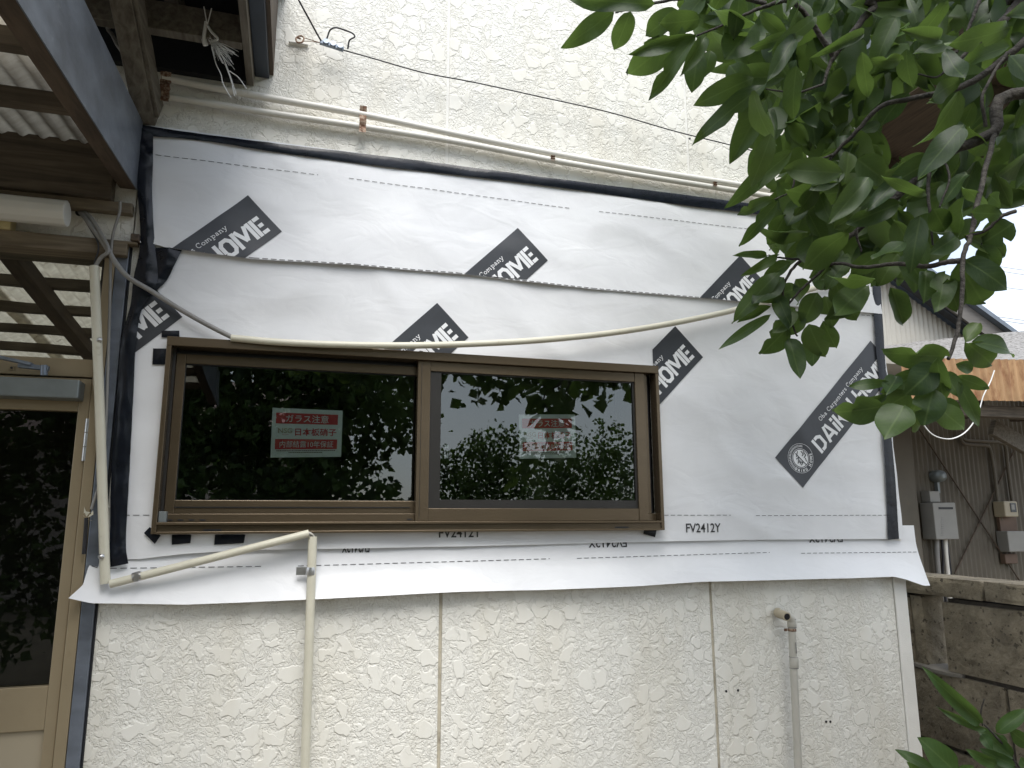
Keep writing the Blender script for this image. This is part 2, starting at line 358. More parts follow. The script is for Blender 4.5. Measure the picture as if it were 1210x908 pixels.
m.box((-.52, .051, 0), (-.49, 2.4, TOP-.06)); m.box((-2.55, 2.4, 0), (XR-.06, 2.45, TOP-.06)); m.box((-2.55, .09, 0.001), (XR-.06, 2.4, .02))
m.build('interior_room', M['interior'], house)
# grey edge flashing strip beside the entrance
m = MB(); m.box((-.536, -.012, 0), (-.5035, .04, 2.30)); m.box((-.5032, -.004, 0), (-.4975, .03, 2.298), 1)
m.build('edge_flashing', [M['flash'], M['navy2']], house, .002)
# upper right eave with its gutter
m = MB(); m.box((2.215, -.52, 3.20), (3.0, 6.3, 3.24)); m.build('eave_soffit', M['wood_y'], house)
m = MB(); m.box((2.1, -.55, 3.245), (3.06, 6.4, 3.40)); m.build('eave_roof_edge', M['nroof'], house)
MB().box((2.95, -.525, 3.12), (2.99, 6.3, 3.197)).build('eave_board', M['wood_y'], house)
m = MB(); ring = [Vector((0, math.cos(a)*.055, math.sin(a)*.055)) for a in np.linspace(math.pi, 2*math.pi, 10)]
m.grid(lambda u, v: (2.2+u*1.0, -.60+ring[int(round(v*9))].y, 3.25+ring[int(round(v*9))].z), 4, 9); m.build('eave_gutter', M['greypipe'], house)
for yb in np.arange(-.3, 5, .6): MB().box((2.215, yb, 3.12), (2.94, yb+.05, 3.197)).build('eave_rafter', M['wood_y'], house)
# small screw holes in the wall
m = MB()
for px, py in ((858, 817), (872, 816), (976, 853), (981, 853), (815, 164)):
    p = at(px, py, Y=0); m.tube([p+Vector((0, -.0015, 0)), p+Vector((0, .01, 0))], .0042, 8)
m.build('screw_hole', M['pblack'], house)

# ------------------------------------------------------------------ house wrap sheets
def wr(x, z, seed, amp):
    a = mnoise.noise(Vector((x*1.7+seed, z*5.5, seed*3)))*.55 + mnoise.noise(Vector((x*5+seed, z*9+seed, 1.3)))*.30
    c = mnoise.noise(Vector((x*3.2+z*3.5, z*2.2-x*1.6, seed+5.)))      # diagonal tension folds
    a += (.5-min(abs(c)*3.0, 1))*.35
    return amp*a
class Sheet:
    def __init__(s, x0, x1, bot, top, base, amp, seed, bulge=None):
        s.x0, s.x1, s.bot, s.top, s.base, s.amp, s.seed, s.bulge = x0, x1, bot, top, base, amp, seed, bulge
    def y(s, x, z):
        y = s.base+wr(x, z, s.seed, s.amp)*1.0+s.amp*.6
        if s.bulge: y += s.bulge(x, z)
        return -max(y, s.base*.8)
    def build(s, name, label, nx, nz, hole=False):
        m = MB()
        def fn(u, v):
            a0 = interp(s.bot, s.x0+(s.x1-s.x0)*u); a1 = interp(s.top, s.x0+(s.x1-s.x0)*u)
            x = s.x0+(s.x1-s.x0)*u; z = a0+(a1-a0)*v
            x += (interp(s.left, z) - s.x0)*(1-u) if hasattr(s, 'left') else 0
            x += (interp(s.right, z) - s.x1)*u if hasattr(s, 'right') else 0
            return (x, s.y(x, z), z)
        m.grid(fn, nx, nz)
        if hole:
            keep = [i for i, f in enumerate(m.f) if not (any(wx0+.0125 < m.v[k][0] < wx1-.0125 and zb+.0125 < m.v[k][2] < zt-.0125 for k in f))]
            m.f = [m.f[i] for i in keep]; m.m = [m.m[i] for i in keep]; m.sm = [m.sm[i] for i in keep]
        o = m.build(name, M['wrap']); tag(o, label, 'wrap sheet'); s.obj = o
        return o
def tbl(pts, Y): return sorted([(at(a, b, Y=Y).x, at(a, b, Y=Y).z) for a, b in pts])
def tblz(pts, Y): return sorted([(at(a, b, Y=Y).z, at(a, b, Y=Y).x) for a, b in pts])
up_s = Sheet(-.475, 2.20, tbl([(183, 290), (200, 295), (300, 308), (420, 315), (540, 325), (700, 343), (870, 357), (1040, 372)], -.016),
             tbl([(178, 150), (520, 195), (890, 250), (1030, 275)], -.01), .013, .0085, 1.0, lambda x, z: .009*max(0., 1-(z-interp(up_s.bot, x))/.16))
lo_s = Sheet(-.50, 2.205, tbl([(148, 661), (200, 655), (245, 652), (300, 650), (400, 648.5), (560, 645.5), (783, 640), (900, 638), (1062, 637)], -.01),
             tbl([(165, 272), (540, 300), (870, 335), (1040, 350)], -.007), .0095, .0085, 4.0)
sk = Sheet(-.56, 2.30, tbl([(85, 706), (112, 712), (220, 714), (300, 711), (420, 705), (540, 699), (640, 697), (760, 692), (830, 687), (960, 684), (1055, 681), (1068, 684), (1092, 692)], -.025),
           tbl([(100, 640), (540, 634), (900, 622), (1080, 621)], -.004), .0022, .0022, 9.0,
           lambda x, z: .034*max(0., 1-(z-interp(sk.bot, x))/.15)**1.6+(.012*max(0, 1-(z-interp(sk.bot, x))/.07)*(.5+1.6*mnoise.noise(Vector((x*2.3, 3, 0))))+.006*mnoise.noise(Vector((x*7, z*3, 8)))*max(0, 1-(z-interp(sk.bot, x))/.1)))
sk.left = tblz([(84, 707), (100, 691), (104, 672), (112, 655), (122, 640)], -.012); sk.right = tblz([(1082, 622), (1084, 640), (1090, 672), (1093, 692)], -.012)
lo_s.left = tblz([(168, 290), (157, 380), (150, 480), (142, 580), (138, 660)], -.007)
sk.build('wrap_sheet', 'narrow white sheet strip hanging loose under the window across the stucco wall', 230, 22)
lo_s.build('wrap_sheet', 'large white printed sheet around the bronze window, lapped by another sheet above', 230, 76, True)
up_s.build('wrap_sheet', 'topmost white printed sheet between the black top tape and the hanging conduit', 230, 44)

def strokes(m, P2, wdt, T, mi=0, closed=False):
    P2 = [Vector(p) for p in P2]; n = len(P2); L = []; Rr = []
    for i in range(n):
        if closed: a, c = P2[i-1], P2[(i+1) % n]
        else: a, c = P2[max(i-1, 0)], P2[min(i+1, n-1)]
        b = P2[i]; d1 = (b-a); d2 = (c-b)
        d1 = d1.normalized() if d1.length > 1e-9 else d2.normalized(); d2 = d2.normalized() if d2.length > 1e-9 else d1
        n1 = Vector((-d1.y, d1.x)); n2 = Vector((-d2.y, d2.x)); nn = (n1+n2)
        nn = nn.normalized() if nn.length > 1e-6 else n1; k = 1/max(.45, nn.dot(n1))
        L.append(b+nn*wdt/2*k); Rr.append(b-nn*wdt/2*k)
    rng_ = range(n) if closed else range(n-1)
    for i in rng_:
        j = (i+1) % n; m.add([T(q) for q in (L[i], Rr[i], Rr[j], L[j])], [(0, 1, 2, 3)], mi)
BIG = {  # bold stencil capitals: (advance width, strokes) at height 1
 'D': (.66, [[(.1, 0), (.1, 1)], [(.215, .9), (.38, .9), (.53, .76), (.53, .24), (.38, .1), (.215, .1)]]),
 'A': (.74, [[(.11, 0), (.31, 1)], [(.63, 0), (.43, 1)], [(.22, .27), (.52, .27)]]),
 'i': (.22, [[(.11, 0), (.11, .7)], [(.11, .8), (.11, 1)]]),
 'K': (.68, [[(.1, 0), (.1, 1)], [(.235, .42), (.53, 1)], [(.32, .5), (.57, 0)]]),
 'U': (.64, [[(.1, 1), (.1, .25), (.2, .1), (.44, .1), (.54, .25), (.54, 1)]]),
 'H': (.70, [[(.1, 0), (.1, 1)], [(.6, 0), (.6, 1)], [(.215, .5), (.49, .5)]]),
 'O': (.66, [[(.1, .3), (.1, .72), (.22, .9), (.44, .9), (.56, .72), (.56, .28), (.44, .1), (.22, .1), (.1, .28)]]),
 'M': (.96, [[(.1, 0), (.1, 1)], [(.235, .97), (.48, .22)], [(.725, .97), (.48, .22)], [(.86, 0), (.86, 1)]]),
 'E': (.58, [[(.1, 0), (.1, 1)], [(.215, .9), (.5, .9)], [(.25, .5), (.47, .5)], [(.215, .1), (.5, .1)]]),
 ' ': (.28, [])}
ov = lambda cx, cy, rx, ry, a0=0, a1=360, n=12: [(cx+rx*math.cos(R(a0+(a1-a0)*i/n)), cy+ry*math.sin(R(a0+(a1-a0)*i/n))) for i in range(n+1)]
SMALL = {
 'O': (.72, [ov(.34, .5, .27, .45, 0, 360, 14)]),
 'b': (.58, [[(.12, 0), (.12, 1)], [(.02, 1), (.12, 1)], ov(.29, .29, .17, .26)]),
 'a': (.54, [ov(.22, .17, .14, .15), [(.10, .50), (.2, .58), (.32, .54), (.37, .42), (.37, .08), (.46, .02)]]),
 'C': (.68, [ov(.36, .5, .28, .45, 50, 310, 12), [(.55, .65), (.55, .95)]]),
 'r': (.46, [[(.14, 0), (.14, .58)], [(.02, .58), (.14, .58)], [(.14, .4), (.24, .56), (.38, .54)], [(.02, 0), (.28, 0)]]),
 'p': (.60, [[(.14, -.3), (.14, .58)], [(.02, .58), (.14, .58)], ov(.32, .29, .18, .26), [(.02, -.3), (.26, -.3)]]),
 'e': (.52, [ov(.25, .28, .18, .27, 0, 310, 10)+[], [(.07, .3), (.43, .3)]]),
 'n': (.62, [[(.14, 0), (.14, .58)], [(.02, .58), (.14, .58)], [(.14, .42), (.26, .56), (.4, .5), (.44, .36), (.44, 0)], [(.02, 0), (.24, 0)], [(.36, 0), (.56, 0)]]),
 't': (.42, [[(.18, .82), (.18, .12), (.26, .02), (.38, .06)], [(.04, .56), (.36, .56)]]),
 's': (.46, [[(.36, .48), (.24, .57), (.1, .48), (.12, .36), (.34, .22), (.36, .1), (.22, .0), (.07, .1)]]),
 'o': (.56, [ov(.27, .28, .2, .27)]),
 'm': (.90, [[(.14, 0), (.14, .58)], [(.02, .58), (.14, .58)], [(.14, .42), (.24, .56), (.36, .52), (.4, .38), (.4, 0)], [(.4, .42), (.5, .56), (.64, .52), (.68, .38), (.68, 0)], [(.02, 0), (.24, 0)], [(.6, 0), (.8, 0)]]),
 'y': (.56, [[(.08, .56), (.27, .04)], [(.48, .56), (.24, -.2), (.12, -.3), (.04, -.24)], [(0, .57), (.18, .57)], [(.38, .57), (.54, .57)]]),
 ' ': (.34, [])}
def put_text(m, txt, font, u0, u1, base, hgt, T, wd, mi=1):
    tot = sum(font[c][0] for c in txt); k = (u1-u0)/tot; x = u0
    for c in txt:
        a, st = font[c]
        for P in st: strokes(m, [(x+p[0]*k, base+p[1]*hgt) for p in P], wd, T, mi)
        x += a*k
def logo(sheet, T0, clip):
    """T0: wall position of the box's upper left corner; box .666 x .152 turned 45 degrees."""
    U = Vector((.7115, .7027)); V = Vector((.7027, -.7115))
    def W(q, off):
        p = Vector(T0)+U*q[0]+V*q[1]; return (p.x, sheet.y(p.x, p.y)-off, p.y)
    m = MB(); m.grid(lambda a, b: W((a*.666, b*.152), .0016), 44, 10, 0)
    T = lambda q: W((q[0], .152-q[1]), .0028)
    put_text(m, 'DAiKU', BIG, .153, .405, .023, .063, T, .0125); put_text(m, 'HOME', BIG, .431, .647, .023, .063, T, .0125)
    put_text(m, 'Oba Carpenters Company', SMALL, .245, .547, .1045, .0165, T, .0021)
    # emblem: ring, inner disc mark and lettering round the rim (upright on the wall)
    cu = Vector((.0765, .0765)); E_ = lambda q: W((cu.x+(q[0]*U.x+q[1]*U.y), cu.y+(q[0]*V.x+q[1]*V.y)), .0028)
    strokes(m, ov(0, 0, .054, .054, 0, 360, 40)[:-1], .0012, E_, 1, True)
    strokes(m, ov(0, 0, .0355, .0355, 0, 360, 36)[:-1], .0016, E_, 1, True)
    m.add([E_(q) for q in ov(0, 0, .0315, .0315, 0, 360, 30)[:-1]], [tuple(range(30))], 1)
    E2 = lambda q: tuple(Vector(E_(q))+Vector((0, -.001, 0)))
    for P in ([(-.022, .018), (.022, -.024)], [(-.012, .026), (-.018, .004)], [(-.02, -.004), (-.008, .004), (-.014, -.02)], [(-.006, -.006), (-.002, -.022)],
              [(.002, .026), (.012, .016), (.006, .008)], [(.012, .026), (.022, .012), (.014, .002)], [(.02, .002), (.024, -.012)], [(-.01, -.014), (.008, -.014), (.0, -.026)]):
        strokes(m, P, .0036, E2, 0)
    def arc_text(txt, a0, a1):
        for i, c in enumerate(txt):
            a = R(a0+(a1-a0)*i/(len(txt)-1)); er = Vector((math.cos(a), math.sin(a))); et = Vector((-er.y, er.x)); ad = BIG[c][0]
            for P in BIG[c][1]: strokes(m, [tuple(er*(.0505-p[1]*.0105)+et*((p[0]-ad/2)*.0125)) if False else tuple(er*(.0505-(1-p[1])*.0+(-.0105*p[1]))+et*((p[0]-ad/2)*.0125)) for p in P], .0024, E_, 1)
    arc_text('DAiKU', -120, -62); arc_text('HOME', -32, 20)
    for a in np.linspace(78, 236, 24): strokes(m, [(math.cos(R(a))*.041, math.sin(R(a))*.041), (math.cos(R(a+3))*.0495, math.sin(R(a+3))*.0495)], .0022, E_, 1)
    me = m.mesh('printed_logo', [M['print'], M['pwhite']])
    bm = bmesh.new(); bm.from_mesh(me)
    for (px, pz, nx, nz) in clip:      # keep the side the normal points away from
        bmesh.ops.bisect_plane(bm, geom=bm.verts[:]+bm.edges[:]+bm.faces[:], plane_co=(px, 0, pz), plane_no=(nx, 0, nz), clear_outer=True)
    bm.to_mesh(me); bm.free()
    return link('printed_logo', me, sheet.obj)
def edge_clip(tb, i, sgn):
    (a, b), (c, d) = tb[i], tb[i+1]; n = Vector((-(d-b), c-a)).normalized(); return (a, b, n.x*sgn, n.y*sgn)
LU = Vector((.7115, .7027))*.666
def tr_corner(px, py, Y): p = at(px, py, Y=Y); return Vector((p.x, p.z))-LU
b = up_s.bot
T1 = tr_corner(293, 231, -.018); T2 = tr_corner(611.5, 270, -.018)
logo(up_s, T1, [edge_clip(b, 1, -1), edge_clip(b, 2, -1)]); logo(up_s, T2, [edge_clip(b, 4, -1), edge_clip(b, 3, -1)]); logo(up_s, T2+(T2-T1), [edge_clip(b, 5, -1), edge_clip(b, 6, -1)])
M2 = tr_corner(516, 359, -.01); M3 = tr_corner(797, 386, -.01); sp = Vector((.868, -.003))
logo(lo_s, M2-sp, [(-.478, 0, -1, 0)]); logo(lo_s, M2, [(0, zt-.004, 0, -1)]); logo(lo_s, M3, [edge_clip([(wx1-.004, zt-.3), (wx1-.0039, zt+.3)], 0, 1), (0, 1.8, 0, -1)])
p = at(915, 541, Y=-.01); logo(lo_s, Vector((p.x, p.z)), [(2.20, 0, 1, 0)])

def text_shape(body, bold=0.):
    c = bpy.data.curves.new('t', 'FONT'); c.body = body; c.size = 1; c.offset = bold; c.resolution_u = 3
    o = bpy.data.objects.new('t', c); col.objects.link(o)
    dg = bpy.context.evaluated_depsgraph_get(); me = bpy.data.meshes.new_from_object(o.evaluated_get(dg))
    v = np.array([q.co[:2] for q in me.vertices]) if len(me.vertices) else np.zeros((0, 2)); f = [tuple(p_.vertices) for p_ in me.polygons]
    bpy.data.objects.remove(o); bpy.data.curves.remove(c); bpy.data.meshes.remove(me); return v, f
def add_text(m, body, x0, x1, y0, y1, T, mi, bold=0.):
    v, f = text_shape(body, bold)
    if not len(v): return
    a = v.min(0); b_ = v.max(0); q = (v-a)/(b_-a)
    m.add([T((x0+(x1-x0)*p_[0], y0+(y1-y0)*p_[1])) for p_ in q], f, mi)
def fv(sheet, c4, flip, clipz=None):
    (ax, az), (bx, bz) = c4; m = MB()
    def T(q):
        u, v = q
        if flip: u, v = 1-u, 1-v
        x = ax+(bx-ax)*u; z = az+(bz-az)*v; return (x, sheet.y(x, z)-.0016, z)
    add_text(m, 'FV2412Y', 0, 1, 0, 1, T, 0, .012)
    me = m.mesh('printed_code', M['pblack'])
    if clipz is not None:
        bm = bmesh.new(); bm.from_mesh(me); bmesh.ops.bisect_plane(bm, geom=bm.verts[:]+bm.edges[:]+bm.faces[:], plane_co=(0, 0, clipz), plane_no=(0, 0, 1), clear_outer=True); bm.to_mesh(me); bm.free()
    link('printed_code', me, sheet.obj)
def c2(p, q, Y): a = at(*p, Y=Y); b_ = at(*q, Y=Y); return ((a.x, a.z), (b_.x, b_.z))
fv(lo_s, c2((518, 635.5), (568, 624), -.01), False); fv(lo_s, c2((810, 629.5), (850, 618.5), -.01), False)
for p_, q_ in (((404, 653.5), (437, 641)), ((696, 647.5), (741, 636.5)), ((957, 641.5), (996, 631.5))): fv(sk, c2(p_, q_, -.01), True)

def dashes(sheet, pts, Y, wd=.0017, on=.0165, off=.0085):
    for (a, b_) in pts:
        m = MB()
        A = at(*a, Y=Y); B = at(*b_, Y=Y); A = Vector((A.x, A.z)); B = Vector((B.x, B.z)); L = (B-A).length; d = (B-A)/L; s_ = 0
        while s_ < L:
            e = min(L, s_+on)
            strokes(m, [A+d*s_, A+d*((s_+e)/2), A+d*e], wd, lambda q: (q[0], sheet.y(q[0], q[1])-.0016, q[1])); s_ += on+off
        m.build('printed_dashes', M['pblack'], sheet.obj)
dashes(up_s, [((184, 184), (376, 208)), ((412, 212), (675, 247)), ((707, 251), (900, 273))], -.014)
dashes(up_s, [((200, 294), (300, 306)), ((300, 306), (420, 313.4)), ((420, 313.4), (540, 323.2)), ((540, 323.4), (700, 341.4)), ((700, 341.4), (868, 355.6))], -.022, .0022)
dashes(lo_s, [((146, 609), (186, 609)), ((784, 609), (862, 609)), ((892, 609.5), (1050, 609)), ((985, 371), (1032, 374))], -.01)
dashes(sk, [((108, 669), (118, 672)), ((118, 672), (310, 669.5)), ((352, 669), (650, 660.5)), ((682, 660), (910, 653)), ((947, 654), (1085, 652.5))], -.014)

# ------------------------------------------------------------------ black tapes
def tape(pts, base, label, amp=.004, name='sealing_tape', cat='tape'):
    """pts: list of (edge a, edge b) pixel pairs along the strip"""
    A = [at(*a, Y=-base) for a, _ in pts]; B = [at(*b_, Y=-base) for _, b_ in pts]
    A = catmull(A, 7); B = catmull(B, 7); n = len(A)-1; m = MB()
    def fn(u, v):
        i = int(round(u*n)); p = A[i].lerp(B[i], v)
        k = mnoise.noise(Vector((p.x*14, p.z*14, base*50)))+.6*mnoise.noise(Vector((p.x*34, p.z*30, 4.)))
        return (p.x, p.y-amp*abs(k)-.0008-amp*.5*math.sin(v*math.pi), p.z)
    m.grid(fn, n, 8); o = m.build(name, M['tape']); return tag(o, label, cat)
tape([((158, 147), (159, 160)), ((240, 159), (240, 167)), ((330, 170.5), (330, 181)), ((450, 184.5), (450, 197)), ((540, 196), (540, 207.5)), ((660, 212), (660, 222)), ((800, 229.5), (800, 242)), ((900, 243), (900, 254.5)), ((1031, 263), (1031, 276))], .022, 'long black tape along the top edge of the white sheets')
tape([((158, 148), (181, 160)), ((160, 180), (181, 190)), ((163, 230), (180, 232)), ((166, 285), (183, 288)), ((158, 330), (186, 334)), ((154, 362), (168, 366)), ((144, 400), (161, 405)), ((139, 460), (158, 462)), ((134, 520), (155, 522)), ((131, 580), (152, 582)), ((130, 635), (149, 637)), ((128, 671), (152, 666))], .024, 'wide creased black tape down the left edge of the sheeting', .009)
tape([((184, 293), (216, 294)), ((180, 310), (206, 315)), ((172, 328), (196, 333)), ((164, 344), (182, 347))], .020, 'short flared black tape patch above the cut logo at upper left', .005)
tape([((1027, 268), (1038, 268)), ((1030, 330), (1040, 330)), ((1034, 400), (1044, 400)), ((1040, 470), (1049, 470)), ((1046, 560), (1057, 560)), ((1049, 638), (1062, 637))], .021, 'narrow black tape down the right edge of the sheeting', .003)
def patch(q, label, base=.021, thick=.001):
    P = [at(a, b_, Y=-base) for a, b_ in q]; m = MB()
    def fn(u, v):
        p = P[0].lerp(P[1], u).lerp(P[3].lerp(P[2], u), v)
        return (p.x, p.y-.002*abs(mnoise.noise(Vector((p.x*45, p.z*45, 2))))-.002*math.sin(u*3.1)*math.sin(v*3.1), p.z)
    m.grid(fn, 6, 6); tag(m.build('tape_patch', M['tape']), label, 'tape', 'small black tape patches round the window')
patch([(191, 391), (212, 391), (212, 399), (191, 399)], 'small black tape patch on top of the window frame, left corner')
patch([(181, 412), (197, 412), (195, 431), (180, 431)], 'small black tape patch left of the window frame near its top')
patch([(170, 630), (177, 623), (190, 633), (183, 643)], 'tilted black tape patch at the lower left window corner')
patch([(203, 632), (226, 632), (225, 642), (203, 644)], 'smaller black tape patch under the left end of the window sill')
patch([(254, 632), (290, 632), (288, 642), (253, 644)], 'larger black tape patch under the window sill, left of the bent pipe')
patch([(761, 625), (776, 625), (774, 635), (760, 631)], 'small black tape patch under the right end of the window sill')

# ------------------------------------------------------------------ sliding window
win = empty('sliding_window', ((wx0+wx1)/2, 0, zb), 'bronze aluminium two-pane sliding window with red and white stickers', 'window')
FT, FY0, FY1 = .027, -.045, .07
frame = MB()
frame.box((wx0, FY0, zt-FT), (wx1, FY1, zt)); fr_o = frame.build('frame_head', M['bronze'], win, .0015)
MB().box((wx0, FY0+.001, zb+.0005), (wx0+.0135, FY1, zt-FT-.0003)).build('frame_jamb', M['bronze'], win, .0015)
MB().box((wx1-.0125, FY0+.001, zb+.0005), (wx1, FY1, zt-FT-.0003)).build('frame_jamb', M['bronze'], win, .0015)
zs = lambda py: wz(300, py, -.04)
ix0, ix1 = wx0+.0138, wx1-.0128
sill = MB(); sill.box((ix0, -.040, zb+.004), (ix1, FY1, zb+.0245)); sill.box((ix0, -.052, zb), (ix1, -.0402, zb+.0065)); sill.box((ix0, -.052, zb+.0248), (ix1, FY1, zb+.032))
sill_o = sill.build('frame_sill', M['bronze'], win, .001)
xm0, xm1 = wx(492.5, 520, -.03), wx(508, 520, -.03)        # meeting stile
tr_ = MB(); tr_.box((ix0, -.012, zb+.0323), (ix1, .0, zb+.056)); tr_.box((ix0, .030, zb+.0323), (ix1, .04, zb+.05)); tr_.build('track', M['bronze'], win, .001)
for px in (200, 213, 226, 239, 484):
    a = at(px-3, 615.5, Y=-.0135); MB().box((a.x, -.0135, zb+.0365), (a.x+.0145, -.0118, zb+.0405)).build('drain_slot', M['gasket'], win)
for px in (240, 727):
    a = at(px, 628, Y=-.041); MB().box((a.x, -.0412, zb+.0082), (a.x+.048, -.0395, zb+.0128)).build('drain_slot', M['gasket'], win)
a = at(186, 608, Y=-.03); MB().box((ix0+.001, -.034, zb+.033), (ix0+.021, -.013, zb+.062)).build('corner_block', M['closer'], win, .001)
def sash(x0, x1, z0, z1, yf, stl, str_, rt, rb, glassm, bead, beadm, label):
    s = MB(); th = .03
    s.box((x0, yf, z0), (x0+stl, yf+th, z1)); s.box((x1-str_, yf, z0), (x1, yf+th, z1))
    s.box((x0+stl+.0002, yf+.0016, z1-rt), (x1-str_-.0002, yf+th-.001, z1)); s.box((x0+stl+.0002, yf+.0016, z0), (x1-str_-.0002, yf+th-.001, z0+rb))
    so = s.build('sash', M['bronze'], win, .0012); so['label'] = label
    gx0, gx1, gz0, gz1 = x0+stl, x1-str_, z0+rb, z1-rt
    bd = MB(); yb = yf+.007; bl, br, bt, bb = bead
    bd.box((gx0+.0002, yb, gz0+.0002), (gx0+bl, yb+.014, gz1-.0002)); bd.box((gx1-br, yb, gz0+.0002), (gx1-.0002, yb+.014, gz1-.0002))
    bd.box((gx0+bl+.0002, yb+.0005, gz1-bt), (gx1-br-.0002, yb+.014, gz1-.0002)); bd.box((gx0+bl+.0002, yb+.0005, gz0+.0002), (gx1-br-.0002, yb+.014, gz0+bb))
    bd.build('glazing_bead', beadm, so)
    gl = MB(); yg = yf+.013; gl.add([(gx0+.001, yg, gz0+.001), (gx1-.001, yg, gz0+.001), (gx1-.001, yg, gz1-.001), (gx0+.001, yg, gz1-.001)], [(0, 1, 2, 3)]); gl.build('glass_pane', glassm, so)
    return so, yg
YL, YR = .004, -.031
# left (inner) sash
lz0, lz1 = wz(300, 607.5, YL), wz(300, 414-.0, YL)+.004
lz1 = zt-FT-.012; lz0 = zb+.0565
gl_x0 = wx(213, 510, YL); stL = gl_x0-(wx0+.022)
sL, ygL = sash(wx0+.022, xm1-.005, lz0, lz1, YL, stL, .03, zs(0)*0+ (lz1-wz(300, 433.5, YL)), wz(300, 591.5, YL)-lz0, M['glassL'], (.0015, .002, .0025, .0018), M['gasket'], 'left sash set behind the right one')
MB().box((ix0, -.006, zb+.0565), (wx0+.0215, .03, zt-FT-.0006)).build('jamb_track', M['bronze2'], win)
MB().box((ix0, .02, lz1-.002), (ix1, .06, zt-FT-.0004)).build('head_track', M['gasket'], win)
MB().box((wx0+.0210, YL-.0012, wz(300, 421.5, YL)), (xm0-.004, YL+.001, wz(300, 423, YL))).build('sash_groove', M['gasket'], win)
MB().box((gl_x0, YL-.0012, wz(350, 599.2, YL)), (xm0-.012, YL+.001, wz(350, 600.3, YL))).build('sash_groove', M['gasket'], win)
# right (outer) sash
rx0, rx1 = xm0, wx(764, 520, YR); rz1 = zt-FT-.0005; rz0 = zb+.0325
gR = [wx(507.5, 520, YR), wx(752.5, 520, YR)]
sR, ygR = sash(rx0, rx1, rz0, rz1, YR, gR[0]-rx0, rx1-gR[1], rz1-wz(630, 445, YR), wz(630, 601, YR)-rz0, M['glassR'],
     (wx(520.5, 520, YR+.007)-gR[0], .007, .004, wz(630, 591, YR)-wz(630, 601, YR)), M['bronze2'], 'right sash in front of the left one')
MB().box((rx0+.011, YR-.0012, rz0+.01), (rx0+.0122, YR+.001, rz1-.01)).build('sash_groove', M['bronze2'], win)
MB().box((rx1+.0005, -.012, zb+.0565), (rx1+.018, .02, rz1)).build('jamb_track', M['bronze'], win)
MB().box((rx1+.0185, .0, zb+.0565), (ix1, .03, rz1)).build('jamb_gasket', M['gasket'], win)
a = at(527, 534, Y=.02); m = MB(); m.box((a.x-.007, .012, a.z-.022), (a.x+.007, .022, a.z+.022)); m.box((a.x-.003, .004, a.z-.012), (a.x+.003, .0118, a.z+.012), 1); m.build('crescent_lock', [M['metal'], M['gasket']], win, .001)
def sticker(q, Y, parent, label):
    P = [at(a_, b_, Y=Y) for a_, b_ in q]      # TL TR BR BL
    def T(u, off=0.):
        p = P[3].lerp(P[2], u[0]).lerp(P[0].lerp(P[1], u[0]), u[1]); return (p.x, Y-off, p.z)
    m = MB(); m.add([T((0, 0)), T((1, 0)), T((1, 1)), T((0, 1))], [(0, 1, 2, 3)], 0)
    for x0, x1, y0, y1 in ((.055, .935, .685, .905), (.055, .935, .165, .37)): m.add([T(q_, .0005) for q_ in ((x0, y0), (x1, y0), (x1, y1), (x0, y1))], [(0, 1, 2, 3)], 1)
    T1_ = lambda u: T(u, .001)
    add_text(m, 'ガラス注意', .19, .80, .715, .875, T1_, 2, .006)
    add_text(m, '日本板硝子', .33, .92, .44, .60, T1_, 1, .016)
    add_text(m, '内部結露10年保証', .12, .88, .20, .335, T1_, 2, .004)
    add_text(m, 'NSG', .09, .29, .49, .595, T1_, 3, .02); add_text(m, 'GROUP', .15, .24, .45, .47, T1_, 1)
    for (x0, x1, y_) in ((.08, .90, .125), (.25, .70, .088)):
        x = x0
        while x < x1:
            l = random.uniform(.012, .03); m.add([T1_(q_) for q_ in ((x, y_), (x+l, y_), (x+l, y_+.017), (x, y_+.017))], [(0, 1, 2, 3)], 4); x += l+.006
    o = m.build('sticker', [M['stickwhite'], M['red'], M['stickwhite'], M['cream'], M['brownbox']], parent); o['label'] = label
    pk = [T((0.012, .012), -.0004)]
sticker([(322, 482), (405, 485.5), (403, 540), (319.5, 541)], ygL+.0015, sL, 'white sticker with two red bands on the left pane')
sticker([(613, 490), (679.5, 490), (681, 541), (614, 542.5)], ygR+.0015, sR, 'faded white sticker with two red bands on the right pane')

# ------------------------------------------------------------------ conduits, clamps and cables
def pipe(name, pts, r, mat, label, cat, n=14, smooth=6, parent=None, group=None):
    m = MB(); P = catmull(pts, smooth) if smooth > 1 and len(pts) > 2 else pts
    m.tube(P, r, n, 0, False)
    m.tube([Vector(P[0])+(Vector(P[1])-Vector(P[0])).normalized()*.003, Vector(P[0])+(Vector(P[1])-Vector(P[0])).normalized()*.0031], r*.99, n, 1)
    m.tube([Vector(P[-1])+(Vector(P[-2])-Vector(P[-1])).normalized()*.003, Vector(P[-1])+(Vector(P[-2])-Vector(P[-1])).normalized()*.0031], r*.99, n, 1)
    o = m.build(name, [mat, M['gasket']], parent)
    if label: tag(o, label, cat, group)
    return o
def clamp(c, d, r, mat, parent, wid=.014, ear=(-1, 0, 0), earl=.03):
    c = Vector(c); d = Vector(d).normalized(); m = MB(); m.tube([c-d*wid/2, c-d*wid*.2, c+d*wid*.2, c+d*wid/2], [r+.0012, r+.002, r+.002, r+.0012], 16)
    e = Vector(ear).normalized(); b_ = c+e*(r+.001)
    if earl: m.beam(b_+Vector((0, r*.6, 0)), b_+e*earl+Vector((0, r*.6, 0)), .0015, wid, 0, d); m.tube([b_+e*earl*.6+Vector((0, r*.6-.004, 0)), b_+e*earl*.6+Vector((0, r*.6, 0))], .0035, 8)
    return m.build('pipe_clamp', mat, parent)
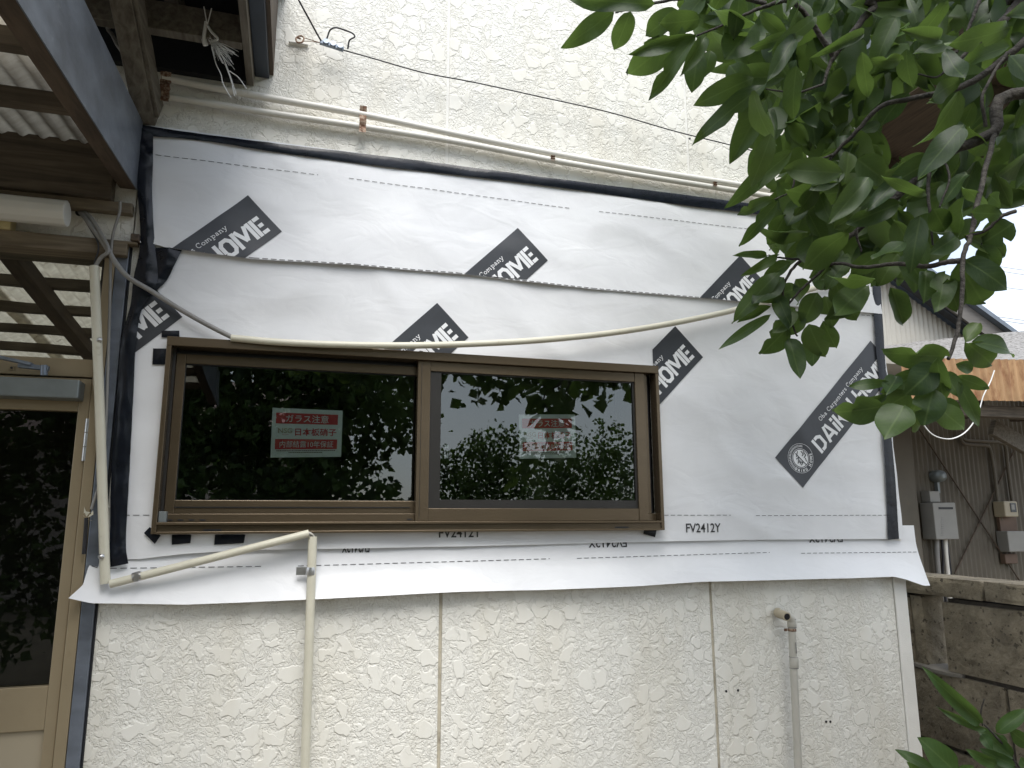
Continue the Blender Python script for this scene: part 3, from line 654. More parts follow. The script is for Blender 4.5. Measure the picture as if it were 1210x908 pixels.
# hanging curved conduit above the window
cpts = [at(273, 399.5, Y=-.05), at(330, 404.5, Y=-.055), at(400, 407.5, Y=-.06), at(480, 408.5, Y=-.062), at(560, 406.5, Y=-.065), at(640, 402, Y=-.065), at(720, 394, Y=-.06), at(790, 383, Y=-.055), at(860, 368.5, Y=-.05), at(930, 350, Y=-.045), at(1000, 330, Y=-.04)]
pipe('conduit', cpts, .0105, M['ivory'], 'long ivory conduit sagging in a curve across the sheets above the window', 'conduit')
# grey cables at the left
def cable(pts, r, mat, label, n=8, name='cable', cat='cable'):
    m = MB(); m.tube(catmull(pts, 8), r, n); return tag(m.build(name, mat), label, cat)
cable([at(94, 250, Y=.005), at(101, 258, Y=-.03), at(112, 274, Y=-.045), at(126, 293, Y=-.05), at(137, 311, Y=-.055), at(152, 328, Y=-.055), at(180, 345, Y=-.05), at(215, 367, Y=-.05), at(245, 384, Y=-.05), at(276, 399.7, Y=-.05)], .0072, M['cablegrey'], 'thick grey cable from the wall hole into the sagging conduit')
cable([at(96, 250, Y=.004), at(106, 256, Y=-.03), at(120, 278, Y=-.052), at(128, 296, Y=-.06), at(119, 305, Y=-.055), at(113, 316, Y=-.05), at(113, 330, Y=-.05)], .0058, M['cablegrey'], 'grey cable bending from the wall hole down into the leaning pipe')
cable([at(97, 254, Y=.003), at(105, 268, Y=-.04), at(115, 285, Y=-.05), at(116, 297, Y=-.05), at(112, 310, Y=-.05), at(112, 322, Y=-.05)], .0025, M['cableblack'], 'thin black wire beside the cables leaving the wall hole')
cable([at(142, 238, Y=-.055), at(141, 252, Y=-.05), at(134, 275, Y=-.045), at(131, 300, Y=-.04), at(130, 350, Y=-.035), at(128, 420, Y=-.035), at(125, 500, Y=-.035), at(120, 560, Y=-.035), at(108, 602, Y=-.035)], .0042, M['cablegrey'], 'grey cable hanging straight down from the canopy beam end')
m = MB(); p = at(94, 251, Y=-.001); m.tube([p, p+Vector((0, .012, 0))], .012, 12); m.build('cable_hole', M['gasket'], house)
o = cable([at(102, 612, Y=-.035), at(101, 630, Y=-.032), at(99, 655, Y=-.03)], .0052, M['cableblack'], 'short black cable end with peeled cream sheath beside the door')
m = MB(); 
for k in range(7):
    c = at(104+random.uniform(-4, 5), 606+random.uniform(-4, 5), Y=-.036); s_ = .012
    m.add([c+Vector((random.uniform(-s_, s_), random.uniform(-.006, .006), random.uniform(-s_, s_))) for _ in range(3)], [(0, 1, 2)])
ch = m.build('peeled_sheath', M['ivory'], o)
# leaning pipe and broken diagonal pipe
A = at(111.5, 315, Y=-.05); B = at(124.5, 690, Y=-.045)
lp = pipe('conduit', [A, A.lerp(B, .5)+Vector((.002, -.004, 0)), B], .0128, M['ivory'], 'ivory pipe leaning beside the entrance door post', 'pipe')
for t_, py in ((.0, 402), (.0, 658)):
    c = at(116.5 if py < 500 else 119, py, Y=-.06); m = MB(); m.tube([c+Vector((-.004, -.004, 0)), c+Vector((-.001, -.001, 0)), c+Vector((.004, .004, 0))], [.004, .008, .008], 10); m.build('pipe_screw', M['metal'], lp)
A = at(130, 690.5, Y=-.05); B = at(365, 630.5, Y=-.058)
dp = pipe('conduit', [A, A.lerp(B, .5), B], .0112, M['ivory'], 'broken ivory pipe slanting up below the window sill', 'pipe')
c = at(162, 681.5, Y=-.051); clamp(c, B-A, .0112, M['metal'], dp, .022, (0, 0, 1), 0); m = MB(); m.box((c.x-.004, c.y-.016, c.z-.012), (c.x+.006, c.y-.0125, c.z+.008)); m.build('clamp_plate', M['metal'], dp)
A = at(369.5, 634, Y=-.05); B = at(357, 1010, Y=-.045)
vp_ = pipe('conduit', [A, A.lerp(B, .5), B], .0128, M['ivory'], 'upright ivory pipe rising from the ground beneath the window', 'pipe')
c = at(367, 675, Y=-.05); clamp(c, (0, 0, 1), .0128, M['metal'], vp_, .022, (-1, 0, 0), .026)
cable([at(361, 629, Y=-.054), at(367, 631, Y=-.056), at(371, 636, Y=-.05), at(370, 650, Y=-.05)], .004, M['greypipe'], 'short bare cable bridging the broken pipe joint below the window')
# two pipes along the top of the wall
up1 = [at(192, 92, Y=-.03), at(300, 113, Y=-.03), at(425, 135, Y=-.03), at(540, 159, Y=-.03), at(655, 182, Y=-.03), at(760, 201, Y=-.03), at(890, 221.5, Y=-.03), at(1020, 243, Y=-.03)]
up2_ = [at(192, 113.5, Y=-.026), at(300, 131, Y=-.026), at(425, 149.5, Y=-.026), at(540, 168, Y=-.026), at(655, 190, Y=-.03), at(760, 208, Y=-.028), at(890, 229, Y=-.028), at(1020, 252, Y=-.028)]
u1 = pipe('wall_pipe', up1, .0115, M['whitepipe'], 'upper of two white pipes running along the wall above the top tape', 'pipe')
u2 = pipe('wall_pipe', up2_, .0105, M['whitepipe'], 'lower of two white pipes running along the wall above the top tape', 'pipe')
m = MB()
def saddle(px, a, b_, wid, par, mat):
    p = at(px, a, Y=-.03); q = at(px, b_, Y=-.03); m = MB(); n = 14
    def fn(u, v):
        z = p.z+(q.z-p.z)*v; t = v*2*math.pi; y = -.0335-.009*abs(math.cos(t))-.002*mnoise.noise(Vector((u*3, v*9, px)))
        return (p.x+(u-.5)*wid*(1+.25*mnoise.noise(Vector((v*8, px, 0)))), y-.002, z)
    m.grid(fn, 4, n); m.build('pipe_saddle', mat, par)
saddle(429, 128, 159, .022, u1, M['rust']); saddle(197, 88, 123, .03, u1, M['rust']); saddle(652, 186, 192, .016, u2, M['rust']); saddle(843, 217, 222, .016, u2, M['rust'])
# overhead wire with its anchor
wire = empty('aerial_wire', at(380, 50, Y=-.03), 'thin black aerial wire slung across the upper wall from a hook', 'wire')
m = MB(); m.tube(catmull([at(346, -12, Y=-.16), at(356, 6, Y=-.14), at(368, 28, Y=-.10), at(378, 46, Y=-.06), at(381, 49, Y=-.05), at(386, 46, Y=-.05), at(390, 36, Y=-.055), at(397, 33, Y=-.06), at(408, 36, Y=-.06), at(417, 40, Y=-.06), at(419, 44, Y=-.06), at(413, 48, Y=-.055), at(411, 58, Y=-.05)], 8), .0028, 8); m.build('cable', M['cableblack'], wire)
m = MB(); m.tube(catmull([at(404, 59, Y=-.045), at(440, 69, Y=-.045), at(500, 86, Y=-.045), at(560, 97.5, Y=-.04), at(640, 115, Y=-.04), at(720, 133, Y=-.04), at(800, 156, Y=-.04), at(895, 180, Y=-.04), at(1010, 215, Y=-.03)], 8), .0022, 8); m.build('messenger_wire', M['cableblack'], wire)
c0 = at(378, 50, Y=-.05); c1 = at(406, 59, Y=-.05); m = MB(); m.beam(c0, c1, .012, .012)
for t_ in (.25, .55, .85): q = c0.lerp(c1, t_); m.tube([q+Vector((0, -.006, .003)), q+Vector((0, -.012, .004))], .0095, 12)
m.build('wire_clamp', M['steelblue'], wire, .001)
m = MB(); m.tube(catmull([at(355, 46, Y=-.02), at(350, 45, Y=-.035), at(351, 50, Y=-.045), at(357, 50, Y=-.045), at(359, 45, Y=-.04), at(355, 42.5, Y=-.035), at(350.5, 45, Y=-.035)], 6), .0028, 8)
m.tube(catmull([at(358, 45, Y=-.04), at(366, 47, Y=-.045), at(379, 51, Y=-.05)], 6), .0013, 6); m.tube(catmull([at(357, 49, Y=-.04), at(366, 49, Y=-.045), at(379, 51, Y=-.05)], 6), .0013, 6); m.build('hook', M['rust'], wire)
a = at(341, 51, Y=-.004); b_ = at(364.5, 55, Y=-.004); m = MB(); m.box((a.x, -.012, b_.z-.001), (b_.x, -.001, a.z+.006)); m.build('anchor_plate', M['trim'], wire, .004)
# outlet pipe at the lower right
wp = empty('water_pipe', at(945, 1100, Y=-.04), 'grey-white water pipe with an elbow and capped branch at the right of the wall', 'pipe')
top = at(935.5, 737, Y=-.045); botp = at(951, 1080, Y=-.045); Z_ = Vector((0, 0, 1))
dn = (botp-top).normalized()
m = MB(); m.tube([top, botp], .0128, 16, 0); m.build('riser', M['greypipe'], wp)
for (py0, py1, rr) in ((776, 789, .0152), (731, 741, .0152)):
    a = at(938 if py0 > 770 else 935.3, py0, Y=-.045); b_ = at(938.5 if py0 > 770 else 935.6, py1, Y=-.045); m = MB(); m.tube([a, a.lerp(b_, .05), b_.lerp(a, .05), b_], [rr*.93, rr, rr, rr*.93], 16); m.build('socket', M['greypipe'], wp)
el = catmull([at(918, 723, Y=.0), at(922, 724.5, Y=-.025), at(928, 727, Y=-.043), at(933, 729.5, Y=-.047), at(935.3, 734, Y=-.046), at(935.6, 740, Y=-.045)], 8)
m = MB(); m.tube(el, .0146, 16); m.build('elbow', M['greypipe'], wp)
a = at(919, 724, Y=-.012); b_ = at(930, 729, Y=-.068); m = MB(); m.tube([a, a.lerp(b_, .3), a.lerp(b_, .32), b_], [.0165, .0166, .0145, .0145], 16); m.tube([b_, b_+(b_-a).normalized()*.0008], .0108, 14, 1); m.build('branch', [M['cream'], M['gasket']], wp)
c = at(935.8, 744.5, Y=-.045); clamp(c, dn, .0128, M['rust'], wp, .009, (-1, 0, 0), .012)
for py_ in (731.5, 741.5, 776.5, 789.5):
    c = at(935.6+(py_-737)*.052, py_, Y=-.045); m = MB(); rr_ = .0154; m.tube([c-dn*.0008, c+dn*.0008], rr_, 16); m.build('joint_ring', M['cablegrey'], wp)
m = MB(); q = at(941, 766, Y=-.0625); m.box((q.x-.0012, -.0628, q.z-.018), (q.x+.0012, -.0605, q.z+.018)); m.build('printed_mark', M['cablegrey'], wp)

# ------------------------------------------------------------------ entrance: frame, transom, door
zT1 = wz(80, 301, 0); zT0 = wz(100, 425, 0); zBar0 = wz(100, 446, 0)
ent = empty('entrance_doorway', (-1.3, .03, 0), 'tan aluminium entrance door with closer and glazed transom at the left edge', 'door')
MB().box((-.566, -.010, 0), (-.538, .06, zT1-.002)).build('post', M['tan'], ent, .002)
MB().box((-2.4, -.002, zBar0), (-.5662, .06, zT0)).build('transom_bar', M['tan'], ent, .002)
MB().box((-2.45, -.002, 0), (-2.4, .06, zT1-.002)).build('post', M['tan'], ent, .002)
for x in (-.5765, -1.38): MB().box((x-.02 if x < -1 else x, .012, zT0+.0005), (x+.01, .05, zT1-.003)).build('transom_mullion', M['bronze2'] if x > -1 else M['wood_x'], ent)
g = MB(); g.add([(-2.4, .03, zT0), (-.57, .03, zT0), (-.57, .03, zT1), (-2.4, .03, zT1)], [(0, 1, 2, 3)]); g.build('transom_glass', M['glassT'], ent)
MB().box((-2.5, -.035, zT1), (-.505, .06, zl-.002)).build('lintel', M['wood_lint'], ent, .003)
m = MB(); q = at(157, 288, Y=-.03); m.box((q.x-.07, -.036, q.z-.004), (q.x+.012, -.006, q.z+.004)); m.box((q.x-.005, -.045, q.z+.005), (q.x+.018, -.01, q.z+.026), 1); m.build('splintered_end', [M['wood_lint'], M['wood_y']], ent, .002)
door = bpy.data.objects.new('door', None); col.objects.link(door); door.parent = ent; door.matrix_parent_inverse = Matrix.Translation(-ent.location); door.location = (-1.0, .03, 0)
dx1 = -.5685; zg1 = wz(60, 485, .0); zg0 = wz(40, 812, 0); zm0 = wz(30, 865, 0); gx1 = -.597
m = MB(); m.box((gx1, .0, .02), (dx1, .045, zBar0-.004)); m.build('stile', M['tan'], door, .002)
MB().box((-1.36, .0, .02), (-1.31, .045, zBar0-.004)).build('stile', M['tan'], door, .002)
MB().box((-1.31, .002, zg1), (gx1-.0003, .043, zBar0-.004)).build('top_rail', M['tan'], door, .002)
MB().box((-1.31, .002, zm0), (gx1-.0003, .043, zg0)).build('mid_rail', M['tan'], door, .002)
MB().box((-1.31, .012, .14), (gx1-.0003, .035, zm0-.0005)).build('lower_panel', M['tanpanel'], door, .002)
MB().box((-1.31, .002, .02), (gx1-.0003, .043, .139)).build('bottom_rail', M['tan'], door, .002)
g = MB(); g.add([(-1.31, .02, zg0), (gx1, .02, zg0), (gx1, .02, zg1), (-1.31, .02, zg1)], [(0, 1, 2, 3)]); g.build('glass_pane', M['glassD'], door)
m = MB()
for k in range(3): z_ = wz(111, 520, 0)-.06+k*.04; m.tube([(-.5675, -.006, z_), (-.5675, -.006, z_+.038)], .006, 10)
m.build('hinge', M['metal'], door)
m = MB(); a = at(94, 452, Y=-.06); m.box((-.92, -.06, wz(60, 470, -.06)), (a.x, -.001, wz(60, 447.5, -.06))); cl = m.build('door_closer', M['closer'], door, .004)
m = MB(); m.beam(at(-30, 416, Y=-.045), at(38, 431, Y=-.045), .026, .008); m.beam(at(22, 432, Y=-.04), at(58, 436, Y=-.035), .016, .012); m.tube([at(52, 432, Y=-.04), at(52, 444, Y=-.04)], .009, 12); m.build('closer_arm', M['steelblue'], door)
m = MB(); q = at(49, 467.5, Y=-.035); m.tube([q, q+Vector((0, 0, -.008))], [.011, .009], 14); m.build('adjusting_cap', M['cream'], door)
m = MB(); q = at(14, 435, Y=-.004); m.box((q.x-.006, -.006, q.z-.006), (q.x+.006, -.0022, q.z+.006)); m.tube([q+Vector((0, -.0045, 0)), q+Vector((0, -.002, 0))], .003, 8, 1); m.build('screw_plate', [M['tan'], M['gasket']], ent)
# lamp
lamp = empty('fluorescent_lamp', at(40, 250, Y=-.05), 'white tube lamp under the canopy beam above the door', 'lamp')
m = MB(); zc = (wz(60, 236, -.07)+wz(60, 266, -.07))/2; r_ = (wz(60, 236, -.07)-wz(60, 266, -.07))/2; xe = wx(80, 252, -.07)
prof = [(r_*math.cos(a_), r_*math.sin(a_)) for a_ in np.linspace(0, 2*math.pi, 13)[:-1]+math.pi/12]
m.add([(xe, -.07+c_, zc+s_) for c_, s_ in prof]+[(xe-.75, -.07+c_, zc+s_) for c_, s_ in prof], [(i, (i+1) % 12, 12+(i+1) % 12, 12+i) for i in range(12)]+[tuple(range(12))[::-1], tuple(range(12, 24))]); m.build('diffuser', M['lamp'], lamp, .003)
m = MB(); q = at(16, 270, Y=-.02); m.box((q.x-.6, -.045, q.z-.012), (q.x+.0, -.001, zc+.02)); m.build('base', M['lampbase'], lamp, .003)

# ------------------------------------------------------------------ canopy
can = empty('entrance_canopy', (-1.3, -.8, 2.4), 'weathered timber canopy with corrugated plastic roof over the entrance', 'canopy')
SL = .10; YE = -2.6
zc_ = lambda y, z0: z0+SL*y
def along(m, x0, x1, z0, z1, ya, yb, mi=0):
    m.hexa([(x0, yb, zc_(yb, z0)), (x1, yb, zc_(yb, z0)), (x1, ya, zc_(ya, z0)), (x0, ya, zc_(ya, z0)), (x0, yb, zc_(yb, z1)), (x1, yb, zc_(yb, z1)), (x1, ya, zc_(ya, z1)), (x0, ya, zc_(ya, z1))], mi)
m = MB(); along(m, -.548, -.5005, 2.482, 2.60, -.001, YE); m.build('edge_beam', M['wood_y'], can, .003)
m = MB(); along(m, -.5, -.497, 2.478, 2.695, -.012, YE-.02); along(m, -.58, -.5002, 2.692, 2.695, -.012, YE-.02); m.build('flashing', M['flash'], can)
m = MB(); m.box((-2.5, -.045, 2.428), (-.558, -.001, 2.60)); m.build('ledger_beam', M['wood_x'], can, .003)
MB().box((-2.5, -.03, 2.395), (-.503, -.001, 2.4275)).build('ledger_strip', M['wood_lint'], can, .002)
for x in (-1.03, -1.55, -2.1): m = MB(); along(m, x-.03, x+.03, 2.482, 2.545, -.046, YE); m.build('rafter', M['wood_y'], can, .003)
for y in (-.37, -.67, -.97, -1.27, -1.57, -1.87, -2.17, -2.47):
    for (x0, x1) in ((-2.5, -.558),):
        z_ = zc_(y, 2.547); MB().box((x0, y-.02, z_), (x1, y+.018, z_+.042)).build('purlin', M['wood_x'], can, .002)
for (x0, x1, dz) in ((-1.32, -.56, 0.), (-2.2, -1.26, .008)):
    m = MB(); nx = int((x1-x0)/.0525*6)
    m.grid(lambda u, v: (x0+(x1-x0)*u, -.003+(YE-.03)*v, zc_(-.003+(YE-.03)*v, 2.602+dz)+.009*math.sin((x0+(x1-x0)*u)/.0525*2*math.pi)), nx, 1); m.build('corrugated_sheet', M['plastic_sheet'], can)
cable([(-1.6, -.9, 2.44), at(0, 66, Y=-.42), at(40, 92, Y=-.34), at(83, 116, Y=-.22), (-.57, -.2, 2.50)], .004, M['cableblack'], 'black cable slung under the plastic canopy roof')

# ------------------------------------------------------------------ wooden hood roof above the canopy (upper left)
hood = empty('hood_roof', (-1.2, -.3, 2.88), 'dark underside of a timber hood roof at the upper left of the wall', 'roof')
zh = 2.88; xr = -.19
MB().box((xr-.022, -.86, zh), (xr, -.002, zh+.30)).build('barge_board', M['wood_grey'], hood, .002)
MB().box((xr+.001, -.86, zh+.035), (xr+.045, -.003, zh+.33)).build('side_flashing', M['navy'], hood, .002)
MB().box((xr+.046, -.86, zh+.05), (xr+.058, -.003, zh+.34)).build('trim_strip', M['wood_y'], hood)
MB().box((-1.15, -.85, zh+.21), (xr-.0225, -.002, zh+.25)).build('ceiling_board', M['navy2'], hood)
for y, h0, dpt in ((-.19, .0, .035), (-.46, .02, .04), (-.80, .02, .04)):
    MB().box((-1.15, y-dpt, zh+h0), (xr-.0228, y, zh+h0+.09)).build('cross_beam', M['wood_x'] if y < -.2 else M['wood_grey'], hood, .002)
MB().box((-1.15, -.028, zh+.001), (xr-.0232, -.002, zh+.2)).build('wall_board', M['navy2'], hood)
for x in (-.42, -.9): MB().box((x-.02, -.84, zh+.13), (x+.02, -.03, zh+.205)).build('joist', M['wood_grey'], hood, .002)
m = MB(); nx = 90
m.grid(lambda u, v: (-1.15+u*(1.15+xr-.03), -.34-.5*v, zh+.115+.06*v+.006*math.sin(u/.014*2)), 500, 1); m.build('reed_lining', M['wood_grey'], hood)
m = MB(); m.box((-1.2, -.9, zh+.34), (xr+.08, -.001, zh+.38)); m.build('roof_deck', M['navy'], hood)
# bracket
A = at(174.5, 141, Y=.0); B = at(143, -18, Y=-.34); d = (B-A).normalized()
m = MB(); m.beam(A, A+(B-A)*1.5, .058, .07); m.build('bracket', M['wood_grey'], hood, .003)
m = MB(); m.beam(A+Vector((.034, -.02, .02)), A+(B-A)*1.5+Vector((.034, -.02, .02)), .012, .075); m.build('bracket_side_board', M['wood_grey'], hood, .002)
cable([(-1.3, -.1, 2.93), at(100, 20, Y=-.12), at(128, 36, Y=-.1), at(138, 52, Y=-.08), at(146, 64, Y=-.08)], .006, M['cablegrey'], 'grey cable running behind the wooden bracket under the hood')
# frayed string
m = MB(); k0 = at(245, 30, Y=-.23); k1 = at(252, 48, Y=-.22)
m.tube(catmull([at(243, 8, Y=-.28), k0], 6) if False else [at(241, 8, Y=-.25), k0], .0018, 6); m.tube([at(250, 10, Y=-.25), k0], .0018, 6)
m.tube(catmull([k0+Vector((-.004, 0, .01)), at(241, 45, Y=-.225), at(243, 54, Y=-.22)], 6), [.005]*7+[.007]*6, 8)
m.tube(catmull([k0, at(250, 38, Y=-.235), at(257, 46, Y=-.235), at(250, 50, Y=-.23)], 5), .004, 7)
for k in range(46):
    t_ = random.random(); ex = 245+random.uniform(6, 38); ey = 52+random.uniform(6, 30)*(.5+ (ex-245)/60)
    mid = at(248+(ex-248)*.5, 50+(ey-50)*.35+random.uniform(-3, 3), Y=-.22-random.uniform(0, .04))
    m.tube(catmull([k1+Vector((random.uniform(-.012, .006), random.uniform(-.008, .008), random.uniform(-.012, .012))), mid, at(ex, ey, Y=-.21-random.uniform(0, .05))], 4), .0007, 4)
for P in ([(250, 55), (255, 75), (261, 88), (264, 100), (273, 116)], [(257, 55), (266, 74), (272, 90), (279, 112)], [(266, 76), (272, 92), (275, 104), (277, 114)], [(271, 84), (282, 92), (291, 105)]):
    m.tube(catmull([at(x, y, Y=-.21) for x, y in P], 6), .0014, 6)
tag(m.build('frayed_string', M['white_string']), 'frayed white plastic string hanging from the hood roof', 'string')

# ------------------------------------------------------------------ stone wall on the right
sw = empty('stone_wall', (2.7, 1.5, 0), 'low rough-cut stone block wall beyond the house corner', 'wall')
SX = 2.60; zc1, zc0 = 1.262, 1.178; BH = .295
def block(x0, x1, y0, y1, z0, z1, name='stone_block', mat=None, seed=0, jit=.006, n=7):
    m = MB(); bm = bmesh.new(); bmesh.ops.create_cube(bm, size=1.)
    bmesh.ops.subdivide_edges(bm, edges=bm.edges[:], cuts=3, use_grid_fill=True)
    for v in bm.verts:
        c = Vector(((x0+x1)/2+v.co.x*(x1-x0), (y0+y1)/2+v.co.y*(y1-y0), (z0+z1)/2+v.co.z*(z1-z0)))
        k = Vector(v.co)*1.0; e = sum(abs(abs(q)-.5) < 1e-4 for q in v.co)
        nv = Vector((mnoise.noise(c*6+Vector((seed, 0, 0))), mnoise.noise(c*6+Vector((0, seed, 3))), mnoise.noise(c*6+Vector((5, 0, seed)))))*jit
        if e >= 2: nv -= Vector((k.x*(.008 if abs(k.x) > .49 else 0), k.y*(.006 if abs(k.y) > .49 else 0), k.z*(.006 if abs(k.z) > .49 else 0)))*1.6
        v.co = c+nv
    me = bpy.data.meshes.new(name); bm.to_mesh(me); bm.free(); me.materials.append(mat or M['stone']); return link(name, me, sw)
yj = [-1.8, -.92, .02, .92, 1.82, 2.7, 3.6, 4.5]
for i in range(len(yj)-1): block(SX-.012, SX+.17, yj[i]+.004, yj[i+1]-.004, zc0, zc1, 'cap_stone', seed=i, jit=.004)
zz = zc0-.012; r_i = 0
while zz > .02:
    z0 = max(0, zz-BH+.01); ys = [-1.75+(.45 if r_i % 2 else 0)+.9*k for k in range(-1, 8)]
    if r_i == 0:
        for a_, b_ in ((-1.75, -.85), (-.84, .235), (.40, 1.3), (1.31, 2.2), (2.21, 3.1)): block(SX, SX+.15, a_, b_, z0, zz, seed=r_i*9+a_)
    else:
        off = -.02 if r_i == 1 else -.45
        for k in range(-2, 5): block(SX, SX+.15, off+.9*k+.006, off+.9*(k+1)-.006, z0, zz, seed=r_i*9+k)
    zz -= BH; r_i += 1
m = MB(); m.box((SX+.02, -1.8, 0), (SX+.13, .21, zc0-.004)); m.box((SX+.02, .20, 0), (SX+.13, .42, zc0-BH-.02)); m.box((SX+.02, .415, 0), (SX+.13, 4.4, zc0-.004)); m.build('mortar_core', M['mortar'], sw)
block(SX+.01, SX+.14, .34, .41, zc0-BH, zc0-.006, 'post_stone', None, 3, .004)
block(SX-.004, SX+.15, .17, .42, zc0-BH-.02, zc0-BH+.006, 'cement_patch', M['cement'], 5, .012)

# ------------------------------------------------------------------ neighbouring house
NY = 3.5
nh = empty('neighbour_house', (7, NY, 0), 'neighbouring house with beige corrugated wall behind the stone wall', 'house')
def corr(m, x0, x1, z0, z1, y, pitch, amp, axis='x', ztop=None):
    n = int(abs(x1-x0)/pitch*6)
    m.grid(lambda u, v: (x0+(x1-x0)*u, y+amp*math.sin((x1-x0)*u/pitch*2*math.pi), z0+((ztop(x0+(x1-x0)*u) if ztop else z1)-z0)*v), n, 1)
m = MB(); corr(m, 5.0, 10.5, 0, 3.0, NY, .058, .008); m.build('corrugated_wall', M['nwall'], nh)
MB().box((5.45, NY-.09, 0), (5.72, NY-.012, 3.0)).build('corner_post', M['nwall'], nh)
gz = lambda x: 3.75-(x-5.93)*.56+.12
m = MB(); corr(m, 4.2, 7.3, 3.0, 3.0, NY, .06, .006, ztop=lambda x: max(3.02, gz(x)-.1)); m.build('gable_wall', M['ngable'], nh)
m = MB(); m.beam((4.1, NY-.22, gz(4.1)-.04), (7.6, NY-.22, gz(7.6)-.04), .03, .16); m.build('verge_board', M['ngrey'], nh)
m = MB(); m.beam((4.1, NY-.16, gz(4.1)-.13), (7.6, NY-.16, gz(7.6)-.13), .08, .05); m.build('verge_lining', M['navy2'], nh)
m = MB(); m.beam((4.05, NY-.25+2, gz(4.05)+.085), (7.7, NY-.25+2, gz(7.7)+.085), 4.1, .045); m.build('roof', M['nroof'], nh)
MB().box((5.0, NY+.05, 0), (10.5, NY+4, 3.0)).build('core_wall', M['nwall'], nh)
def rod(m, a, b_, r): m.tube([at(*a, Y=NY-.03), at(*b_, Y=NY-.03)], r, 8)
m = MB(); rod(m, (1085, 505), (1206, 688), .008); m.build('brace_rod', M['wood_y'], nh)
m = MB(); rod(m, (1202, 525), (1128, 678), .008); m.build('brace_rod', M['wood_y'], nh)
# shed roof with rusty fascia
sh = empty('shed_roof', (5.4, 2.2, 2.5), 'shed roof with rusty corrugated fascia and pale littered top', 'shed')
A = at(1118, 427, Y=2.2); 
dirx = Vector((1, -.10, 0)).normalized(); L_ = 4.0; n = int(L_/.07*6)
z1 = lambda u: at(1118, 427, Y=2.2).z+.0+u*.10; z0 = lambda u: at(1165, 477, Y=2.2).z-.0+u*.05
m = MB(); m.grid(lambda u, v: (A.x-.45+dirx.x*L_*u, A.y+dirx.y*L_*u+.012*math.sin(L_*u/.07*2*math.pi), z0(u)+(z1(u)-z0(u))*v), n, 1); m.build('rusty_fascia', M['rustsheet'], sh)
m = MB()
def fn(u, v):
    p = Vector((A.x+.02+dirx.x*L_*u, A.y-.04+dirx.y*L_*u, z1(u)+.012)); q = p+Vector((-.12, 1.1, .31+.45*u)); r__ = p.lerp(q, v); r__.z += .012*mnoise.noise(r__*5); return r__
m.grid(fn, 60, 14); m.build('roof_top', M['slate'], sh)
m = MB(); m.box((A.x-.45, A.y+.03, z0(0)-.10), (A.x+3.5, A.y+.12, z0(0)-.005)); m.build('front_beam', M['wood_x'], sh, .004)
for k in range(5): x = A.x-.3+k*.75; MB().beam((x, A.y+.125, z0(0)+.0), (x+.2, NY-.05, z0(0)+.12), .06, .09).build('rafter', M['wood_y'], sh, .004)
MB().beam(at(1172, 505, Y=2.6), at(1222, 532, Y=2.6)+Vector((.3, 0, -.15)), .05, .14).build('strut', M['wood_grey'], sh, .004)
MB().box((A.x+2.6, A.y+.04, 0), (A.x+2.7, A.y+.13, z0(0)-.1)).build('post', M['wood_x'], sh, .004)
# water heater
a = at(1097, 594, Y=NY-.15); b_ = at(1131.5, 637.5, Y=NY-.15)
wh = empty('water_heater', (a.x, NY-.05, b_.z), 'grey wall-mounted water heater on the neighbour wall', 'water heater')
MB().box((a.x+.03, NY-.17, b_.z), (b_.x, NY-.012, a.z)).build('casing', M['applgrey'], wh, .008)
m = MB(); q = at(1118, 600.5, Y=NY-.171); m.box((q.x-.09, NY-.1735, q.z-.012), (q.x+.08, NY-.168, q.z+.008)); m.build('flue_slot', M['gasket'], wh)
q = at(1102, 588, Y=NY-.1); m = MB(); m.box((q.x-.05, NY-.12, a.z+.004), (q.x+.07, NY-.012, a.z+.11)); m.build('junction_box', M['applgrey'], wh, .006)
for px, mt, rr in ((1107, 'cablegrey', .022), (1113, 'cableblack', .012), (1118, 'cableblack', .014), (1117, 'whitepipe', .02)):
    q = at(px, 640, Y=NY-.09); m = MB(); m.tube(catmull([q+Vector((0, 0, .02)), q+Vector((.01*random.uniform(-2, 2), 0, -.15)), q+Vector((.03*random.uniform(-1, 1), .02, -.35)), q+Vector((0, .02, -.7))], 5), rr, 8); m.build('pipe', M[mt], wh)
m = MB()
for k in range(9):
    q = at(1114, 612+k*2.6, Y=NY-.1712); m.box((q.x-.012*(1+k % 3*.4), NY-.1722, q.z-.004), (q.x+.012, NY-.1695, q.z+.004))
m.build('printed_mark', M['cablegrey'], wh)
q = at(1108, 563, Y=NY-.06); m = MB(); m.tube([q+Vector((0, .05, 0)), q+Vector((0, -.02, 0)), q+Vector((0, -.06, 0)), q+Vector((0, -.075, 0))], [.055, .06, .05, .02], 16); m.box((q.x-.012, q.y, q.z-.16), (q.x+.012, q.y+.04, q.z-.05)); tag(m.build('vent_cap', M['closer']), 'dark round vent cap above the water heater', 'vent')
